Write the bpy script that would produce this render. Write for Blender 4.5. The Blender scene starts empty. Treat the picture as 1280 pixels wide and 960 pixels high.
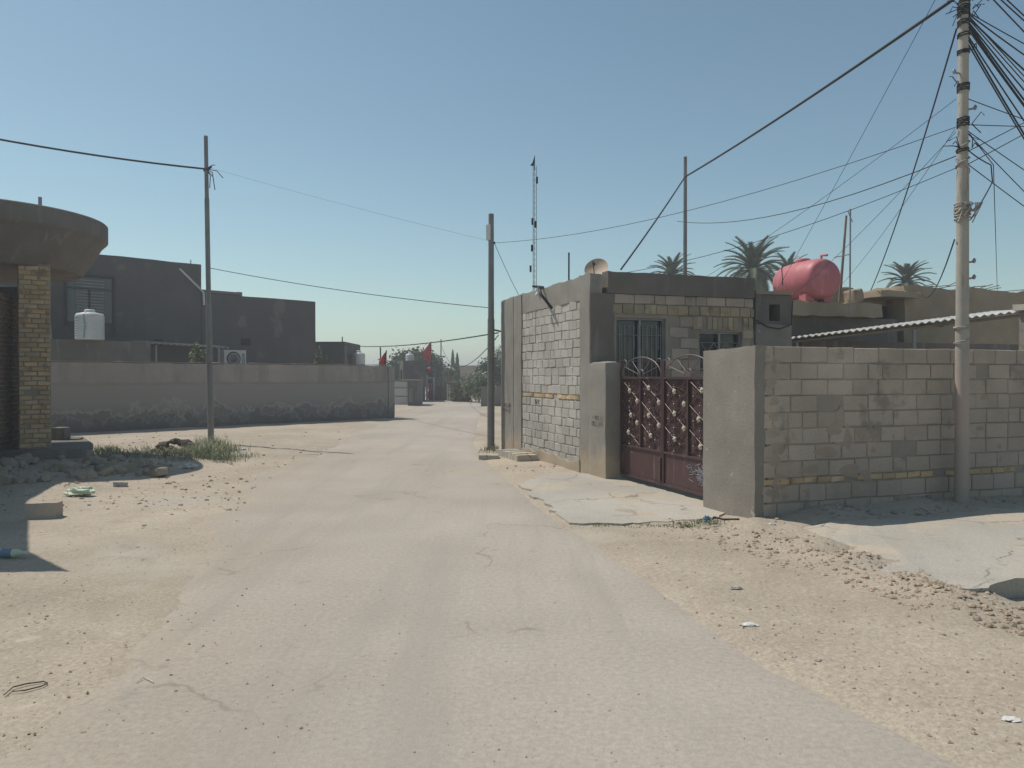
import bpy, math, random
from mathutils import Vector, Matrix, noise as mn
S = bpy.context.scene
COL = S.collection
rnd = random.Random(11)
F, HZ, CX, H = 960.0, 470.0, 640.0, 1.7

def W(px, py, d):
    return Vector(((px - CX) / F * d, d, H - (py - HZ) / F * d))
def G(px, py):
    d = F * H / (py - HZ)
    return Vector(((px - CX) / F * d, d, 0.0))
def N(p, sc=1.0, oct=1):
    v, a = 0.0, 1.0
    q = Vector(p) * sc
    for _ in range(oct):
        v += a * mn.noise(q); q = q * 2.07 + Vector((3.1, 1.7, 5.3)); a *= .5
    return v
def lerp(a, b, t): return a + (b - a) * t
def sst(a, b, x):
    t = max(0.0, min(1.0, (x - a) / (b - a))); return t * t * (3 - 2 * t)

# ------------------------------------------------------------------ mesh builder
WLOC = {}
class MB:
    def __init__(self):
        self.v, self.f, self.t, self.sm = [], [], [], []
    def add(self, vs, fs, tint=(1, 1, 1), smooth=False):
        b = len(self.v)
        self.v += [Vector(p) for p in vs]
        for f in fs:
            self.f.append([b + i for i in f]); self.t.append(tint); self.sm.append(smooth)
    def box8(self, p, tint=(1, 1, 1)):
        self.add(p, [(0, 3, 2, 1), (4, 5, 6, 7), (0, 1, 5, 4), (1, 2, 6, 5), (2, 3, 7, 6), (3, 0, 4, 7)], tint)
    def box(self, x0, x1, y0, y1, z0, z1, tint=(1, 1, 1)):
        self.box8([(x0, y0, z0), (x1, y0, z0), (x1, y1, z0), (x0, y1, z0), (x0, y0, z1), (x1, y0, z1), (x1, y1, z1), (x0, y1, z1)], tint)
    def fbox(self, fr, s0, s1, n0, n1, z0, z1, tint=(1, 1, 1)):
        self.box8([fr(s0, n1, z0), fr(s1, n1, z0), fr(s1, n0, z0), fr(s0, n0, z0), fr(s0, n1, z1), fr(s1, n1, z1), fr(s1, n0, z1), fr(s0, n0, z1)], tint)
    def rough(self, fr, s0, s1, n0, n1, z0, z1, step=.14, amp=.012, tint=(1, 1, 1), edge=0.0, sc=2.2):
        zt = z1 if callable(z1) else (lambda s, n: z1)
        zm = zt(s0, n1)
        ns = max(1, min(90, int((s1 - s0) / step))); nz = max(1, min(50, int((zm - z0) / step))); nn = max(1, min(50, int((n1 - n0) / step)))
        def P(a, b, c):
            s, n = lerp(s0, s1, a), lerp(n0, n1, b)
            z = lerp(z0, zt(s, n), c)
            p = fr(s, n, z)
            k = Vector((N(p, sc, 2), N(p + Vector((9, 4, 2)), sc, 2), N(p + Vector((2, 7, 11)), sc, 2))) * amp
            p = p + k
            if edge:
                ea, eb, ec = min(a, 1 - a) * (s1 - s0), min(b, 1 - b) * (n1 - n0), (1 - c) * (zm - z0)
                q = sorted((ea, eb, ec))[1]
                if q < .03:
                    j = edge * (.5 + .9 * abs(N(p, 7, 2)))
                    c0 = fr(lerp(s0, s1, .5) if ea < .02 + eb else s, (n0 + n1) / 2, z - (.3 if ec < .03 else 0))
                    dv = c0 - p
                    if dv.length > 1e-4: p = p + dv.normalized() * j
            return p
        def grid(fn, na, nb, flip=False):
            vs = [fn(i / na, j / nb) for j in range(nb + 1) for i in range(na + 1)]
            fs = []
            for j in range(nb):
                for i in range(na):
                    q = (j * (na + 1) + i, j * (na + 1) + i + 1, (j + 1) * (na + 1) + i + 1, (j + 1) * (na + 1) + i)
                    fs.append(q[::-1] if flip else q)
            self.add(vs, fs, tint, True)
        grid(lambda a, c: P(a, 1, c), ns, nz); grid(lambda a, c: P(a, 0, c), ns, nz, True)
        grid(lambda b, c: P(1, b, c), nn, nz, True); grid(lambda b, c: P(0, b, c), nn, nz)
        grid(lambda a, b: P(a, b, 1), ns, nn, True); grid(lambda a, b: P(a, b, 0), ns, nn)
    def tube(self, pts, r, n=6, tint=(1, 1, 1), cap=True):
        pts = [Vector(p) for p in pts]
        rs = r if isinstance(r, (list, tuple)) else [r] * len(pts)
        vs, fs = [], []
        up = None
        for i, p in enumerate(pts):
            d = (pts[min(i + 1, len(pts) - 1)] - pts[max(i - 1, 0)])
            d = d.normalized() if d.length > 1e-9 else Vector((0, 0, 1))
            if up is None:
                up = d.orthogonal().normalized()
            else:
                up = (up - d * up.dot(d))
                up = up.normalized() if up.length > 1e-6 else d.orthogonal().normalized()
            w = d.cross(up)
            for k in range(n):
                a = 2 * math.pi * k / n
                vs.append(p + (up * math.cos(a) + w * math.sin(a)) * rs[i])
        for i in range(len(pts) - 1):
            for k in range(n):
                fs.append((i * n + k, i * n + (k + 1) % n, (i + 1) * n + (k + 1) % n, (i + 1) * n + k))
        self.add(vs, fs, tint, n > 4)
        if cap:
            self.add(vs[:n][::-1], [tuple(range(n))], tint); self.add(vs[-n:], [tuple(range(n))], tint)
    def lathe(self, prof, c=(0, 0, 0), n=32, M=None, tint=(1, 1, 1), smooth=True, arc=None):
        c = Vector(c)
        vs, fs = [], []
        for r, z in prof:
            for k in range(n):
                a = 2 * math.pi * k / n
                p = Vector((r * math.cos(a), r * math.sin(a), z))
                vs.append((M @ p if M else p) + c)
        for i in range(len(prof) - 1):
            for k in range(n):
                fs.append((i * n + k, i * n + (k + 1) % n, (i + 1) * n + (k + 1) % n, (i + 1) * n + k))
        self.add(vs, fs, tint, smooth)
        if prof[0][0] > 1e-5: self.add(vs[:n][::-1], [tuple(range(n))], tint)
        if prof[-1][0] > 1e-5: self.add(vs[-n:], [tuple(range(n))], tint)
    def stone(self, c, r, rg, tint=(1, 1, 1), flat=.6, lo=False):
        c = Vector(c)
        if lo:
            b = [Vector((1, 0, 0)), Vector((0, 1, 0)), Vector((-1, 0, 0)), Vector((0, -1, 0)), Vector((0, 0, 1)), Vector((0, 0, -1))]
            fs = [(0, 1, 4), (1, 2, 4), (2, 3, 4), (3, 0, 4), (1, 0, 5), (2, 1, 5), (3, 2, 5), (0, 3, 5)]
        else:
            b, fs = ICO
        a = rg.random() * 6.28; ca, sa = math.cos(a), math.sin(a)
        sx, sy = rg.uniform(.7, 1.3), rg.uniform(.6, 1.1)
        vs = []
        for q in b:
            k = r * rg.uniform(.72, 1.12)
            x, y, z = q.x * sx * k, q.y * sy * k, q.z * flat * k
            vs.append(c + Vector((x * ca - y * sa, x * sa + y * ca, z)))
        self.add(vs, fs, tint)
    def prism(self, poly, z0, z1, tint=(1, 1, 1)):
        n = len(poly)
        vs = [(x, y, z0) for x, y in poly] + [(x, y, z1 if not callable(z1) else z1(x, y)) for x, y in poly]
        fs = [tuple(range(n))[::-1], tuple(range(n, 2 * n))] + [(i, (i + 1) % n, n + (i + 1) % n, n + i) for i in range(n)]
        self.add(vs, fs, tint)
    def build(self, name, mat, parent=None, loc=None, label=None):
        me = bpy.data.meshes.new(name)
        if parent is not None:
            o0 = WLOC[parent.name]
        else:
            if loc is None:
                xs = [p.x for p in self.v]; ys = [p.y for p in self.v]; zs = [p.z for p in self.v]
                loc = ((min(xs) + max(xs)) / 2, (min(ys) + max(ys)) / 2, min(zs))
            o0 = Vector(loc)
        me.from_pydata([tuple(p - o0) for p in self.v], [], self.f)
        a = me.attributes.new('tint', 'FLOAT_COLOR', 'CORNER')
        buf = []
        for f, t in zip(self.f, self.t):
            buf += (t[0], t[1], t[2], 1.0) * len(f)
        a.data.foreach_set('color', buf)
        me.polygons.foreach_set('use_smooth', self.sm)
        me.update()
        me.materials.append(mat)
        o = bpy.data.objects.new(name, me)
        COL.objects.link(o)
        if parent is not None:
            o.parent = parent
        else:
            o.location = o0
        WLOC[o.name] = o0
        if label: o['label'] = label
        return o
def _ico():
    t = (1 + 5 ** .5) / 2
    v = [(-1, t, 0), (1, t, 0), (-1, -t, 0), (1, -t, 0), (0, -1, t), (0, 1, t), (0, -1, -t), (0, 1, -t), (t, 0, -1), (t, 0, 1), (-t, 0, -1), (-t, 0, 1)]
    f = [(0, 11, 5), (0, 5, 1), (0, 1, 7), (0, 7, 10), (0, 10, 11), (1, 5, 9), (5, 11, 4), (11, 10, 2), (10, 7, 6), (7, 1, 8), (3, 9, 4), (3, 4, 2), (3, 2, 6), (3, 6, 8), (3, 8, 9), (4, 9, 5), (2, 4, 11), (6, 2, 10), (8, 6, 7), (9, 8, 1)]
    return [Vector(p).normalized() for p in v], f
ICO = _ico()

def thing(name, label, cat, loc, group=None):
    o = bpy.data.objects.new(name, None); COL.objects.link(o)
    o.location = Vector(loc); o.empty_display_size = .2
    o['label'] = label; o['category'] = cat
    if group: o['group'] = group
    WLOC[o.name] = Vector(loc)
    return o
def tag(o, label, cat, group=None):
    o['label'] = label; o['category'] = cat
    if group: o['group'] = group
    return o
def struct(o):
    o['kind'] = 'structure'; return o
def dup(root, loc, label=None, rotz=0, scale=None):
    r = root.copy(); COL.objects.link(r); r.location = loc
    r.rotation_euler = (0, 0, rotz)
    if scale: r.scale = (scale,) * 3
    if label: r['label'] = label
    for ch in root.children:
        c = ch.copy(); COL.objects.link(c); c.parent = r
        for g in ch.children:
            d = g.copy(); COL.objects.link(d); d.parent = c
    return r
class Frame:
    def __init__(s, o, d, n):
        s.o, s.d, s.n = Vector((o[0], o[1], 0)), Vector((d[0], d[1], 0)).normalized(), Vector((n[0], n[1], 0)).normalized()
    def __call__(s, a, b, z):
        p = s.o + s.d * a + s.n * b
        return Vector((p.x, p.y, z))

# ------------------------------------------------------------------ materials
def lin(h):
    return tuple(h)
def mat(name, c1, c2, scale=2.0, bump=.25, bscale=35.0, rough=.9, metal=0.0, spots=None, streak=None, damp=None, grain=.12, spec=.25, big=.25, emis=None, trans=None, cracks=None):
    m = bpy.data.materials.new(name); m.use_nodes = True
    nt = m.node_tree; nd = nt.nodes; lk = nt.links
    b = nd['Principled BSDF']; b.inputs['Roughness'].default_value = rough; b.inputs['Metallic'].default_value = metal
    b.inputs['Specular IOR Level'].default_value = spec
    tc = nd.new('ShaderNodeTexCoord'); co = tc.outputs['Object']
    def noise(sc, det=5, ro=.6, src=None):
        n = nd.new('ShaderNodeTexNoise'); n.inputs['Scale'].default_value = sc; n.inputs['Detail'].default_value = det; n.inputs['Roughness'].default_value = ro
        lk.new(src or co, n.inputs['Vector']); return n.outputs['Fac']
    def ramp(src, a, b_, ca=(0, 0, 0, 1), cb=(1, 1, 1, 1)):
        r = nd.new('ShaderNodeValToRGB'); r.color_ramp.elements[0].position = a; r.color_ramp.elements[1].position = b_
        r.color_ramp.elements[0].color = ca; r.color_ramp.elements[1].color = cb
        lk.new(src, r.inputs['Fac']); return r.outputs['Color']
    def mix(fac, a, b_, mode='MIX'):
        x = nd.new('ShaderNodeMix'); x.data_type = 'RGBA'; x.blend_type = mode
        for s, v in ((0, fac), (6, a), (7, b_)):
            if hasattr(v, 'is_output') or isinstance(v, bpy.types.NodeSocket): lk.new(v, x.inputs[s])
            else: x.inputs[s].default_value = v if s == 0 else (*v[:3], 1)
        return x.outputs[2]
    col = mix(ramp(noise(scale), .3, .7), c1, c2)
    if big:
        col = mix(1.0, col, ramp(noise(scale * .23, 3), .3, .72, (1 - big,) * 3 + (1,), (1 + big * .35,) * 3 + (1,)), 'MULTIPLY')
    if grain:
        col = mix(1.0, col, ramp(noise(scale * 30, 3, .7), .25, .75, (1 - grain,) * 3 + (1,), (1 + grain,) * 3 + (1,)), 'MULTIPLY')
    if streak:
        mp = nd.new('ShaderNodeMapping'); mp.inputs['Scale'].default_value = streak[1]; lk.new(co, mp.inputs['Vector'])
        col = mix(ramp(noise(1.0, 4, .6, mp.outputs['Vector']), streak[2], streak[3]), col, streak[0])
    if spots:
        for (sc, thr, c, w) in spots:
            col = mix(ramp(noise(sc, 4, .55), thr, thr + w), col, c)
    if cracks:
        sc_, wd_c, cc_, thr = cracks
        nv = nd.new('ShaderNodeTexNoise'); nv.inputs['Scale'].default_value = 2.5; nv.inputs['Detail'].default_value = 5; lk.new(co, nv.inputs['Vector'])
        ma_ = nd.new('ShaderNodeVectorMath'); ma_.operation = 'MULTIPLY_ADD'; lk.new(nv.outputs['Color'], ma_.inputs[0]); ma_.inputs[1].default_value = (.5, .5, .5); lk.new(co, ma_.inputs[2])
        vo = nd.new('ShaderNodeTexVoronoi'); vo.feature = 'DISTANCE_TO_EDGE'; vo.inputs['Scale'].default_value = sc_; lk.new(ma_.outputs[0], vo.inputs['Vector'])
        line = ramp(vo.outputs['Distance'], 0.0, wd_c, (1, 1, 1, 1), (0, 0, 0, 1)); msk = ramp(noise(.9, 3), thr, thr + .08)
        ml = nd.new('ShaderNodeMath'); ml.operation = 'MULTIPLY'; lk.new(line, ml.inputs[0]); lk.new(msk, ml.inputs[1])
        col = mix(ml.outputs[0], col, cc_)
    if damp:
        sx = nd.new('ShaderNodeSeparateXYZ'); lk.new(co, sx.inputs[0])
        for (h, amp, nsc, soft, c) in damp:      # below height h the wall is c, ragged edge
            ma = nd.new('ShaderNodeMath'); ma.operation = 'MULTIPLY_ADD'; lk.new(noise(nsc, 4, .6), ma.inputs[0]); ma.inputs[1].default_value = amp; ma.inputs[2].default_value = -amp / 2
            ad = nd.new('ShaderNodeMath'); ad.operation = 'ADD'; lk.new(sx.outputs['Z'], ad.inputs[0]); lk.new(ma.outputs[0], ad.inputs[1])
            sb = nd.new('ShaderNodeMath'); sb.operation = 'SUBTRACT'; sb.inputs[0].default_value = h; lk.new(ad.outputs[0], sb.inputs[1])
            fc = ramp(sb.outputs[0], 0.0, soft)
            col = mix(fc, col, c)
    at = nd.new('ShaderNodeAttribute'); at.attribute_name = 'tint'
    col = mix(1.0, col, at.outputs['Color'], 'MULTIPLY')
    lk.new(col, b.inputs['Base Color'])
    if bump:
        bp = nd.new('ShaderNodeBump'); bp.inputs['Strength'].default_value = bump; bp.inputs['Distance'].default_value = .02
        lk.new(noise(bscale, 6, .65), bp.inputs['Height']); lk.new(bp.outputs['Normal'], b.inputs['Normal'])
    if trans:
        b.inputs['Transmission Weight'].default_value = trans
    return m
M = {}
M['dirt'] = mat('dirt', (.46, .39, .305), (.395, .33, .255), 1.1, .8, 18, .95, grain=.25, big=.25,
                spots=[(.35, .56, (.42, .37, .305), .1), (2.3, .58, (.35, .29, .225), .14), (6.5, .62, (.35, .285, .215), .08), (4, .64, (.48, .42, .34), .1), (5, .66, (.47, .41, .33), .08), (14, .68, (.2, .16, .12), .05)])
M['road'] = mat('road', (.43, .38, .325), (.39, .342, .29), .9, .35, 55, .92, grain=.17, big=.15, cracks=(.33, .006, (.27, .235, .195), .5),
                streak=((.325, .29, .25), (1.6, .12, 1), .5, .75),
                spots=[(.5, .6, (.405, .345, .275), .12), (9, .7, (.43, .39, .33), .06), (16, .725, (.15, .13, .11), .02), (2.1, .66, (.30, .275, .245), .1)])
M['slab'] = mat('slab', (.47, .435, .38), (.41, .375, .32), 1.6, .5, 30, .92, grain=.18, cracks=(.8, .016, (.2, .175, .145), .44), spots=[(1.1, .52, (.45, .385, .3), .1), (11, .66, (.3, .27, .23), .04), (3, .6, (.42, .35, .27), .12), (2.6, .66, (.33, .3, .26), .08), (8, .7, (.25, .22, .19), .05)])
M['gravel'] = mat('gravel', (.43, .35, .27), (.36, .29, .225), 6, .3, 60)
M['cement'] = mat('cement', (.315, .28, .24), (.255, .228, .195), 2.2, .35, 40, .92, streak=((.20, .185, .165), (5, 5, .8), .58, .8), spots=[(7, .68, (.38, .35, .31), .06)])
M['cement_skirt'] = mat('cement_skirt', (.32, .295, .26), (.265, .245, .215), 2.2, .4, 40, .92, streak=((.2, .185, .165), (5, 5, .8), .58, .8),
                        damp=[(.5, .9, 2.5, .25, (.38, .31, .23))], spots=[(7, .68, (.38, .35, .31), .06)])
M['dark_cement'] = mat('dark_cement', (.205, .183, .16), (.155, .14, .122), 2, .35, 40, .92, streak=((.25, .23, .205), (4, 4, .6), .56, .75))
M['mortar'] = mat('mortar', (.36, .315, .265), (.29, .255, .215), 3, .6, 30, .95)
M['block'] = mat('block', (.49, .41, .34), (.42, .352, .29), 3, .45, 60, .93, grain=.18, spots=[(2.3, .6, (.25, .215, .18), .1), (9, .68, (.37, .35, .31), .05)])
M['block_pale'] = mat('block_pale', (.5, .47, .42), (.42, .395, .355), 3, .45, 60, .93, grain=.18, spots=[(9, .68, (.58, .55, .5), .05)])
M['brick_yellow'] = mat('brick_yellow', (.6, .44, .265), (.48, .35, .21), 5, .4, 60, .9, grain=.18, spots=[(4, .58, (.27, .2, .13), .1)])
M['brick_pale'] = mat('brick_pale', (.42, .35, .25), (.33, .27, .19), 5, .4, 60, .9, grain=.18, spots=[(4, .55, (.22, .18, .14), .1)])
M['mortar_pale'] = mat('mortar_pale', (.43, .40, .355), (.36, .335, .295), 3, .6, 30, .95)
M['rubble'] = mat('rubble', (.44, .37, .29), (.33, .28, .22), 4, .5, 25)
M['brick_brown'] = mat('brick_brown', (.2, .14, .095), (.13, .093, .068), 4, .4, 50, .92)
M['mud'] = mat('mud', (.42, .335, .24), (.33, .26, .185), 1.8, .6, 18, .96, streak=((.26, .205, .15), (3, 3, .5), .55, .75))
M['compound'] = mat('compound', (.42, .365, .325), (.345, .302, .27), 1.0, .4, 25, .93, streak=((.245, .22, .2), (2.6, 2.6, .35), .48, .74), spots=[(1.7, .62, (.3, .27, .25), .08)],
                    damp=[(1.52, .14, 1.2, .06, (.285, .242, .215)), (1.46, .12, 1.5, .08, (.315, .28, .255)), (.85, .9, .8, .35, (.28, .236, .205)), (.70, 2.0, 1.5, .04, (.37, .335, .305)), (.60, 2.0, 1.5, .08, (.225, .2, .178)), (.42, 2.2, 3.3, .04, (.29, .262, .238)), (.32, 2.0, 3.3, .08, (.19, .168, .15)), (.14, .8, 2.9, .1, (.165, .145, .128))])
M['house'] = mat('house', (.118, .107, .099), (.094, .086, .08), .8, .3, 25, .93, streak=((.082, .076, .072), (1.8, 1.8, .3), .5, .75), spots=[(.7, .6, (.15, .133, .118), .06), (2.2, .68, (.075, .07, .066), .05)], big=.2)
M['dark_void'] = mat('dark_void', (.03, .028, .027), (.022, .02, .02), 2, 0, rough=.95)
M['steel_pole'] = mat('steel_pole', (.27, .265, .255), (.2, .195, .19), 3, .15, 30, .6, .35, streak=((.17, .13, .105), (9, 9, .9), .6, .75))
M['pole_paint'] = mat('pole_paint', (.46, .42, .36), (.36, .325, .28), 3, .2, 30, .7, .0, streak=((.22, .185, .15), (7, 7, 1.2), .57, .7),
                      damp=[(2.05, .5, 2, .4, (.39, .31, .27)), (1.05, .4, 2, .3, (.34, .295, .25))])
M['dark_metal'] = mat('dark_metal', (.045, .042, .042), (.03, .028, .03), 6, .1, 50, .5, .4)
M['grey_metal'] = mat('grey_metal', (.33, .33, .33), (.25, .25, .25), 6, .1, 50, .5, .5)
M['cable'] = mat('cable', (.022, .024, .03), (.03, .032, .038), 6, 0, rough=.6, grain=0)
M['wire_pale'] = mat('wire_pale', (.42, .38, .33), (.3, .27, .24), 9, 0, rough=.6)
M['maroon'] = mat('maroon', (.105, .056, .054), (.078, .043, .043), 4, .15, 30, .5, .15, streak=((.2, .12, .11), (10, 10, 1.5), .58, .75), spots=[(11, .7, (.25, .17, .15), .06)], spec=.4)
M['maroon_dark'] = mat('maroon_dark', (.15, .09, .083), (.08, .048, .046), 8, .2, 40, .4, .4, spec=.5)
M['gate_rod'] = mat('gate_rod', (.24, .18, .16), (.13, .09, .085), 12, .1, 50, .42, .45, spec=.6)
M['rosette'] = mat('rosette', (.62, .56, .46), (.48, .42, .34), 20, .2, 60, .6)
M['red_plastic'] = mat('red_plastic', (.53, .16, .175), (.46, .13, .145), 1.5, .08, 20, .5, spec=.35, big=.15, streak=((.56, .25, .24), (5, 5, 1), .55, .8), spots=[(2.5, .6, (.58, .26, .25), .15)])
M['white_plastic'] = mat('white_plastic', (.74, .74, .71), (.64, .63, .6), 2, .05, 20, .5, streak=((.55, .52, .46), (4, 4, .6), .58, .8))
M['white_paint'] = mat('white_paint', (.72, .69, .65), (.6, .57, .53), 3, .15, 30, .7)
M['red_paint'] = mat('red_paint', (.55, .07, .07), (.45, .06, .06), 3, .1, 30, .5)
M['cloth_red'] = mat('cloth_red', (.62, .07, .075), (.5, .055, .06), 5, .1, 30, .85)
M['cloth_black'] = mat('cloth_black', (.02, .02, .022), (.03, .03, .03), 5, .1, 30, .85)
M['leaf'] = mat('leaf', (.085, .13, .05), (.06, .095, .04), 3, 0, rough=.7, grain=.1)
M['leaf_dusty'] = mat('leaf_dusty', (.22, .26, .13), (.13, .165, .08), 3, 0, rough=.8)
M['leaf_pale'] = mat('leaf_pale', (.5, .5, .36), (.17, .2, .1), 2, 0, rough=.8)
M['palm_leaf'] = mat('palm_leaf', (.12, .15, .08), (.085, .11, .06), 3, 0, rough=.65)
M['weed'] = mat('weed', (.3, .31, .2), (.22, .24, .145), 3, 0, rough=.8)
M['bark'] = mat('bark', (.16, .125, .095), (.11, .085, .065), 5, .6, 20)
M['corrugated'] = mat('corrugated', (.62, .6, .56), (.5, .48, .44), 2, .1, 30, .45, .3, spec=.5, spots=[(3, .62, (.3, .2, .14), .1)])
M['bag_green'] = mat('bag_green', (.62, .68, .5), (.5, .58, .42), 8, .2, 30, .5)
M['bag_mint'] = mat('bag_mint', (.28, .48, .34), (.22, .4, .28), 8, .2, 30, .5)
M['bag_white'] = mat('bag_white', (.75, .74, .7), (.62, .6, .56), 8, .2, 30, .5)
M['dish'] = mat('dish', (.6, .46, .34), (.5, .38, .28), 4, .1, 30, .6)
M['glass'] = mat('glass', (.05, .055, .06), (.035, .04, .045), 3, 0, rough=.12, spec=.6, grain=0)
M['wood'] = mat('wood', (.3, .24, .18), (.2, .16, .12), 6, .4, 30, .9)
M['graffiti'] = mat('graffiti', (.07, .068, .065), (.1, .095, .09), 20, 0, rough=.9)
M['chalk'] = mat('chalk', (.33, .33, .36), (.26, .24, .26), 14, 0, rough=.9)
M['label_blue'] = mat('label_blue', (.16, .25, .36), (.13, .2, .3), 6, 0, rough=.4)
M['dark_soil'] = mat('dark_soil', (.15, .12, .09), (.09, .072, .058), 6, .6, 30)
M['reed'] = mat('reed', (.34, .27, .2), (.24, .19, .14), 6, .3, 30, streak=((.14, .11, .085), (12, 12, .5), .5, .65))

# ------------------------------------------------------------------ camera, sky, sun
cam = bpy.data.cameras.new('camera'); co = bpy.data.objects.new('camera', cam); COL.objects.link(co)
cam.lens = 27.0; cam.sensor_width = 36; cam.clip_end = 3000; cam.clip_start = .05
co.location = (0, 0, H); co.rotation_euler = (math.radians(90) - math.atan(10 / 960), 0, 0)
S.camera = co
SD = Vector((-.54, .32, 1.0)).normalized()
elev = math.asin(SD.z); az = math.atan2(SD.x, SD.y)      # clockwise from +Y
w = bpy.data.worlds.new('World'); S.world = w; w.use_nodes = True
nt = w.node_tree
sky = nt.nodes.new('ShaderNodeTexSky'); sky.sky_type = 'NISHITA'; sky.sun_disc = False
sky.sun_elevation = elev; sky.sun_rotation = az
sky.altitude = 0; sky.air_density = .92; sky.dust_density = .5; sky.ozone_density = 0
tn = nt.nodes.new('ShaderNodeMix'); tn.data_type = 'RGBA'; tn.blend_type = 'MULTIPLY'; tn.inputs[0].default_value = 1; tn.inputs[7].default_value = (.99, 1.105, .975, 1)
nt.links.new(sky.outputs[0], tn.inputs[6]); nt.links.new(tn.outputs[2], nt.nodes['Background'].inputs[0]); nt.nodes['Background'].inputs[1].default_value = .101
sl = bpy.data.lights.new('sun', 'SUN'); sl.energy = 3.9; sl.angle = math.radians(.45); sl.color = (1, .945, .86)
so = bpy.data.objects.new('sun', sl); COL.objects.link(so); so.location = (-20, 16, 40)
so.rotation_euler = (-SD).to_track_quat('-Z', 'Y').to_euler()
S.view_settings.view_transform = 'Standard'; S.view_settings.look = 'None'; S.view_settings.gamma = 1; S.view_settings.use_curve_mapping = False
S.view_settings.exposure = 0.0
S.cycles.max_bounces = 6; S.cycles.diffuse_bounces = 4

# ------------------------------------------------------------------ ground and road
ROAD = [(-8, -2.6, 2.6), (2, -2.35, 2.35), (3.33, -2.4, 2.1), (3.8, -2.4, 1.84), (4.5, -2.45, 1.52), (7.1, -3.0, 1.02), (9.07, -3.6, .56), (12.5, -4.3, .0), (17.2, -4.45, -.72), (20.4, -4.65, -1.0), (28.6, -4.75, -1.2), (45, -5.6, -1.7), (60, -7, -1.5), (75, -11, -4), (95, -22, -14), (130, -50, -42)]
def road_at(y):
    for a, b in zip(ROAD, ROAD[1:]):
        if y <= b[0]:
            t = max(0, (y - a[0]) / (b[0] - a[0])); return lerp(a[1], b[1], t), lerp(a[2], b[2], t)
    return ROAD[-1][1:]
C = Vector((2.80, 8.80, 0)); U = Vector((-.3261, .9453, 0)); V = Vector((.9453, .3261, 0))
def ground_z(x, y):
    if abs(x) > 40 or y > 90 or y < -12: return -.02
    xl, xr = road_at(y)
    out = max(xl - x, x - xr)
    p = Vector((x, y, 0))
    left = (xl - x) > (x - xr)
    wd = .9 if left else .25
    z = -.024 + sst(-wd, wd, out + (.8 * N(p, .8, 4) if left else .12 * N(p, 2.2, 2))) * .038
    k = sst(-.2, 1.2, out)
    z += k * (.022 * N(p, .8, 2) + .012 * N(p, 3.1, 2)) + .004 * N(p, 5, 1)
    # dirt piled against the yard wall and the houses
    q = p - C; s, n = q.dot(V), -q.dot(U)
    if -.2 < s < 8 and n > -1:
        z += (.13 + .05 * N(p, 1.3, 2)) * math.exp(-(max(0, n) / .55) ** 2) * sst(-.1, .6, s)
    if x < -5 and 9 < y < 17: z += .14 * sst(-4.9, -8, x) * (sst(9, 12, y)) * (1 + .5 * N(p, 1.1, 2)) * (1 - sst(15, 17, y))
    # loose gravelly ridge running out from the wall corner
    a, b = Vector((2.7, 8.5, 0)), Vector((3.38, 5.75, 0)); ab = b - a
    t = max(0, min(1, (p - a).dot(ab) / ab.length_squared)); dd = (p - a - ab * t).length
    sd = x - (2.95 + (8.24 - y) * .21)
    if 5.2 < y < 8.6 and sd > 0: z -= .06 * sst(.12, .5, sd) * sst(8.6, 8.1, y)
    z += .075 * math.exp(-(dd / .36) ** 2) * (1 + .9 * N(p, 3, 2))
    return z
def axis(dense0, dense1, st, far0, far1, g=1.22):
    a = []
    v = dense0
    while v < dense1: a.append(v); v += st
    s = st
    while v < far1: a.append(v); s *= g; v += s
    a.append(far1)
    v = dense0; s = st; pre = []
    while v > far0: s *= g; v -= s; pre.append(max(v, far0))
    return pre[::-1] + a
xs = axis(-10, 9, .1, -900, 900); ys = axis(2.0, 11, .075, -60, 1500, 1.018)
mb = MB()
vs = [(x, y, ground_z(x, y)) for y in ys for x in xs]
nx = len(xs)
mb.add(vs, [(j * nx + i, j * nx + i + 1, (j + 1) * nx + i + 1, (j + 1) * nx + i) for j in range(len(ys) - 1) for i in range(nx - 1)], smooth=True)
struct(mb.build('ground', M['dirt'], loc=(0, 0, 0)))
mb = MB(); mb.v = []; ry = []
v = -8.0
while v < 128: ry.append(v); v += .15 if v < 20 else .5
K = 26; vs = []
for y in ry:
    xl, xr = road_at(y)
    xl += .3 * N((1, y, 0), .7, 4); xr += .07 * N((7, y, 0), 1.6, 3)
    for i in range(K + 1):
        x = lerp(xl, xr, i / K)
        vs.append((x, y, .004 * N((x, y, 3), .5, 2) - (.02 if i in (0, K) else 0)))
for j in range(len(ry) - 1):
    for i in range(K):
        a = vs[j * (K + 1) + i]; p = Vector((a[0], a[1], 0)); q = i / K
        c_ = sst(.42, .05, q + .16 * N(p, .55, 3)) * .85 + sst(.9, 1.0, q + .05 * N(p, 1.3, 2)) * .4      # dirt tracked onto the concrete
        mb.f.append([j * (K + 1) + i, j * (K + 1) + i + 1, (j + 1) * (K + 1) + i + 1, (j + 1) * (K + 1) + i])
        mb.t.append((1 - .01 * c_, 1 - .035 * c_, 1 - .09 * c_)); mb.sm.append(True)
mb.v = [Vector(p) for p in vs]
struct(mb.build('road', M['road'], loc=(0, 0, 0)))

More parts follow.
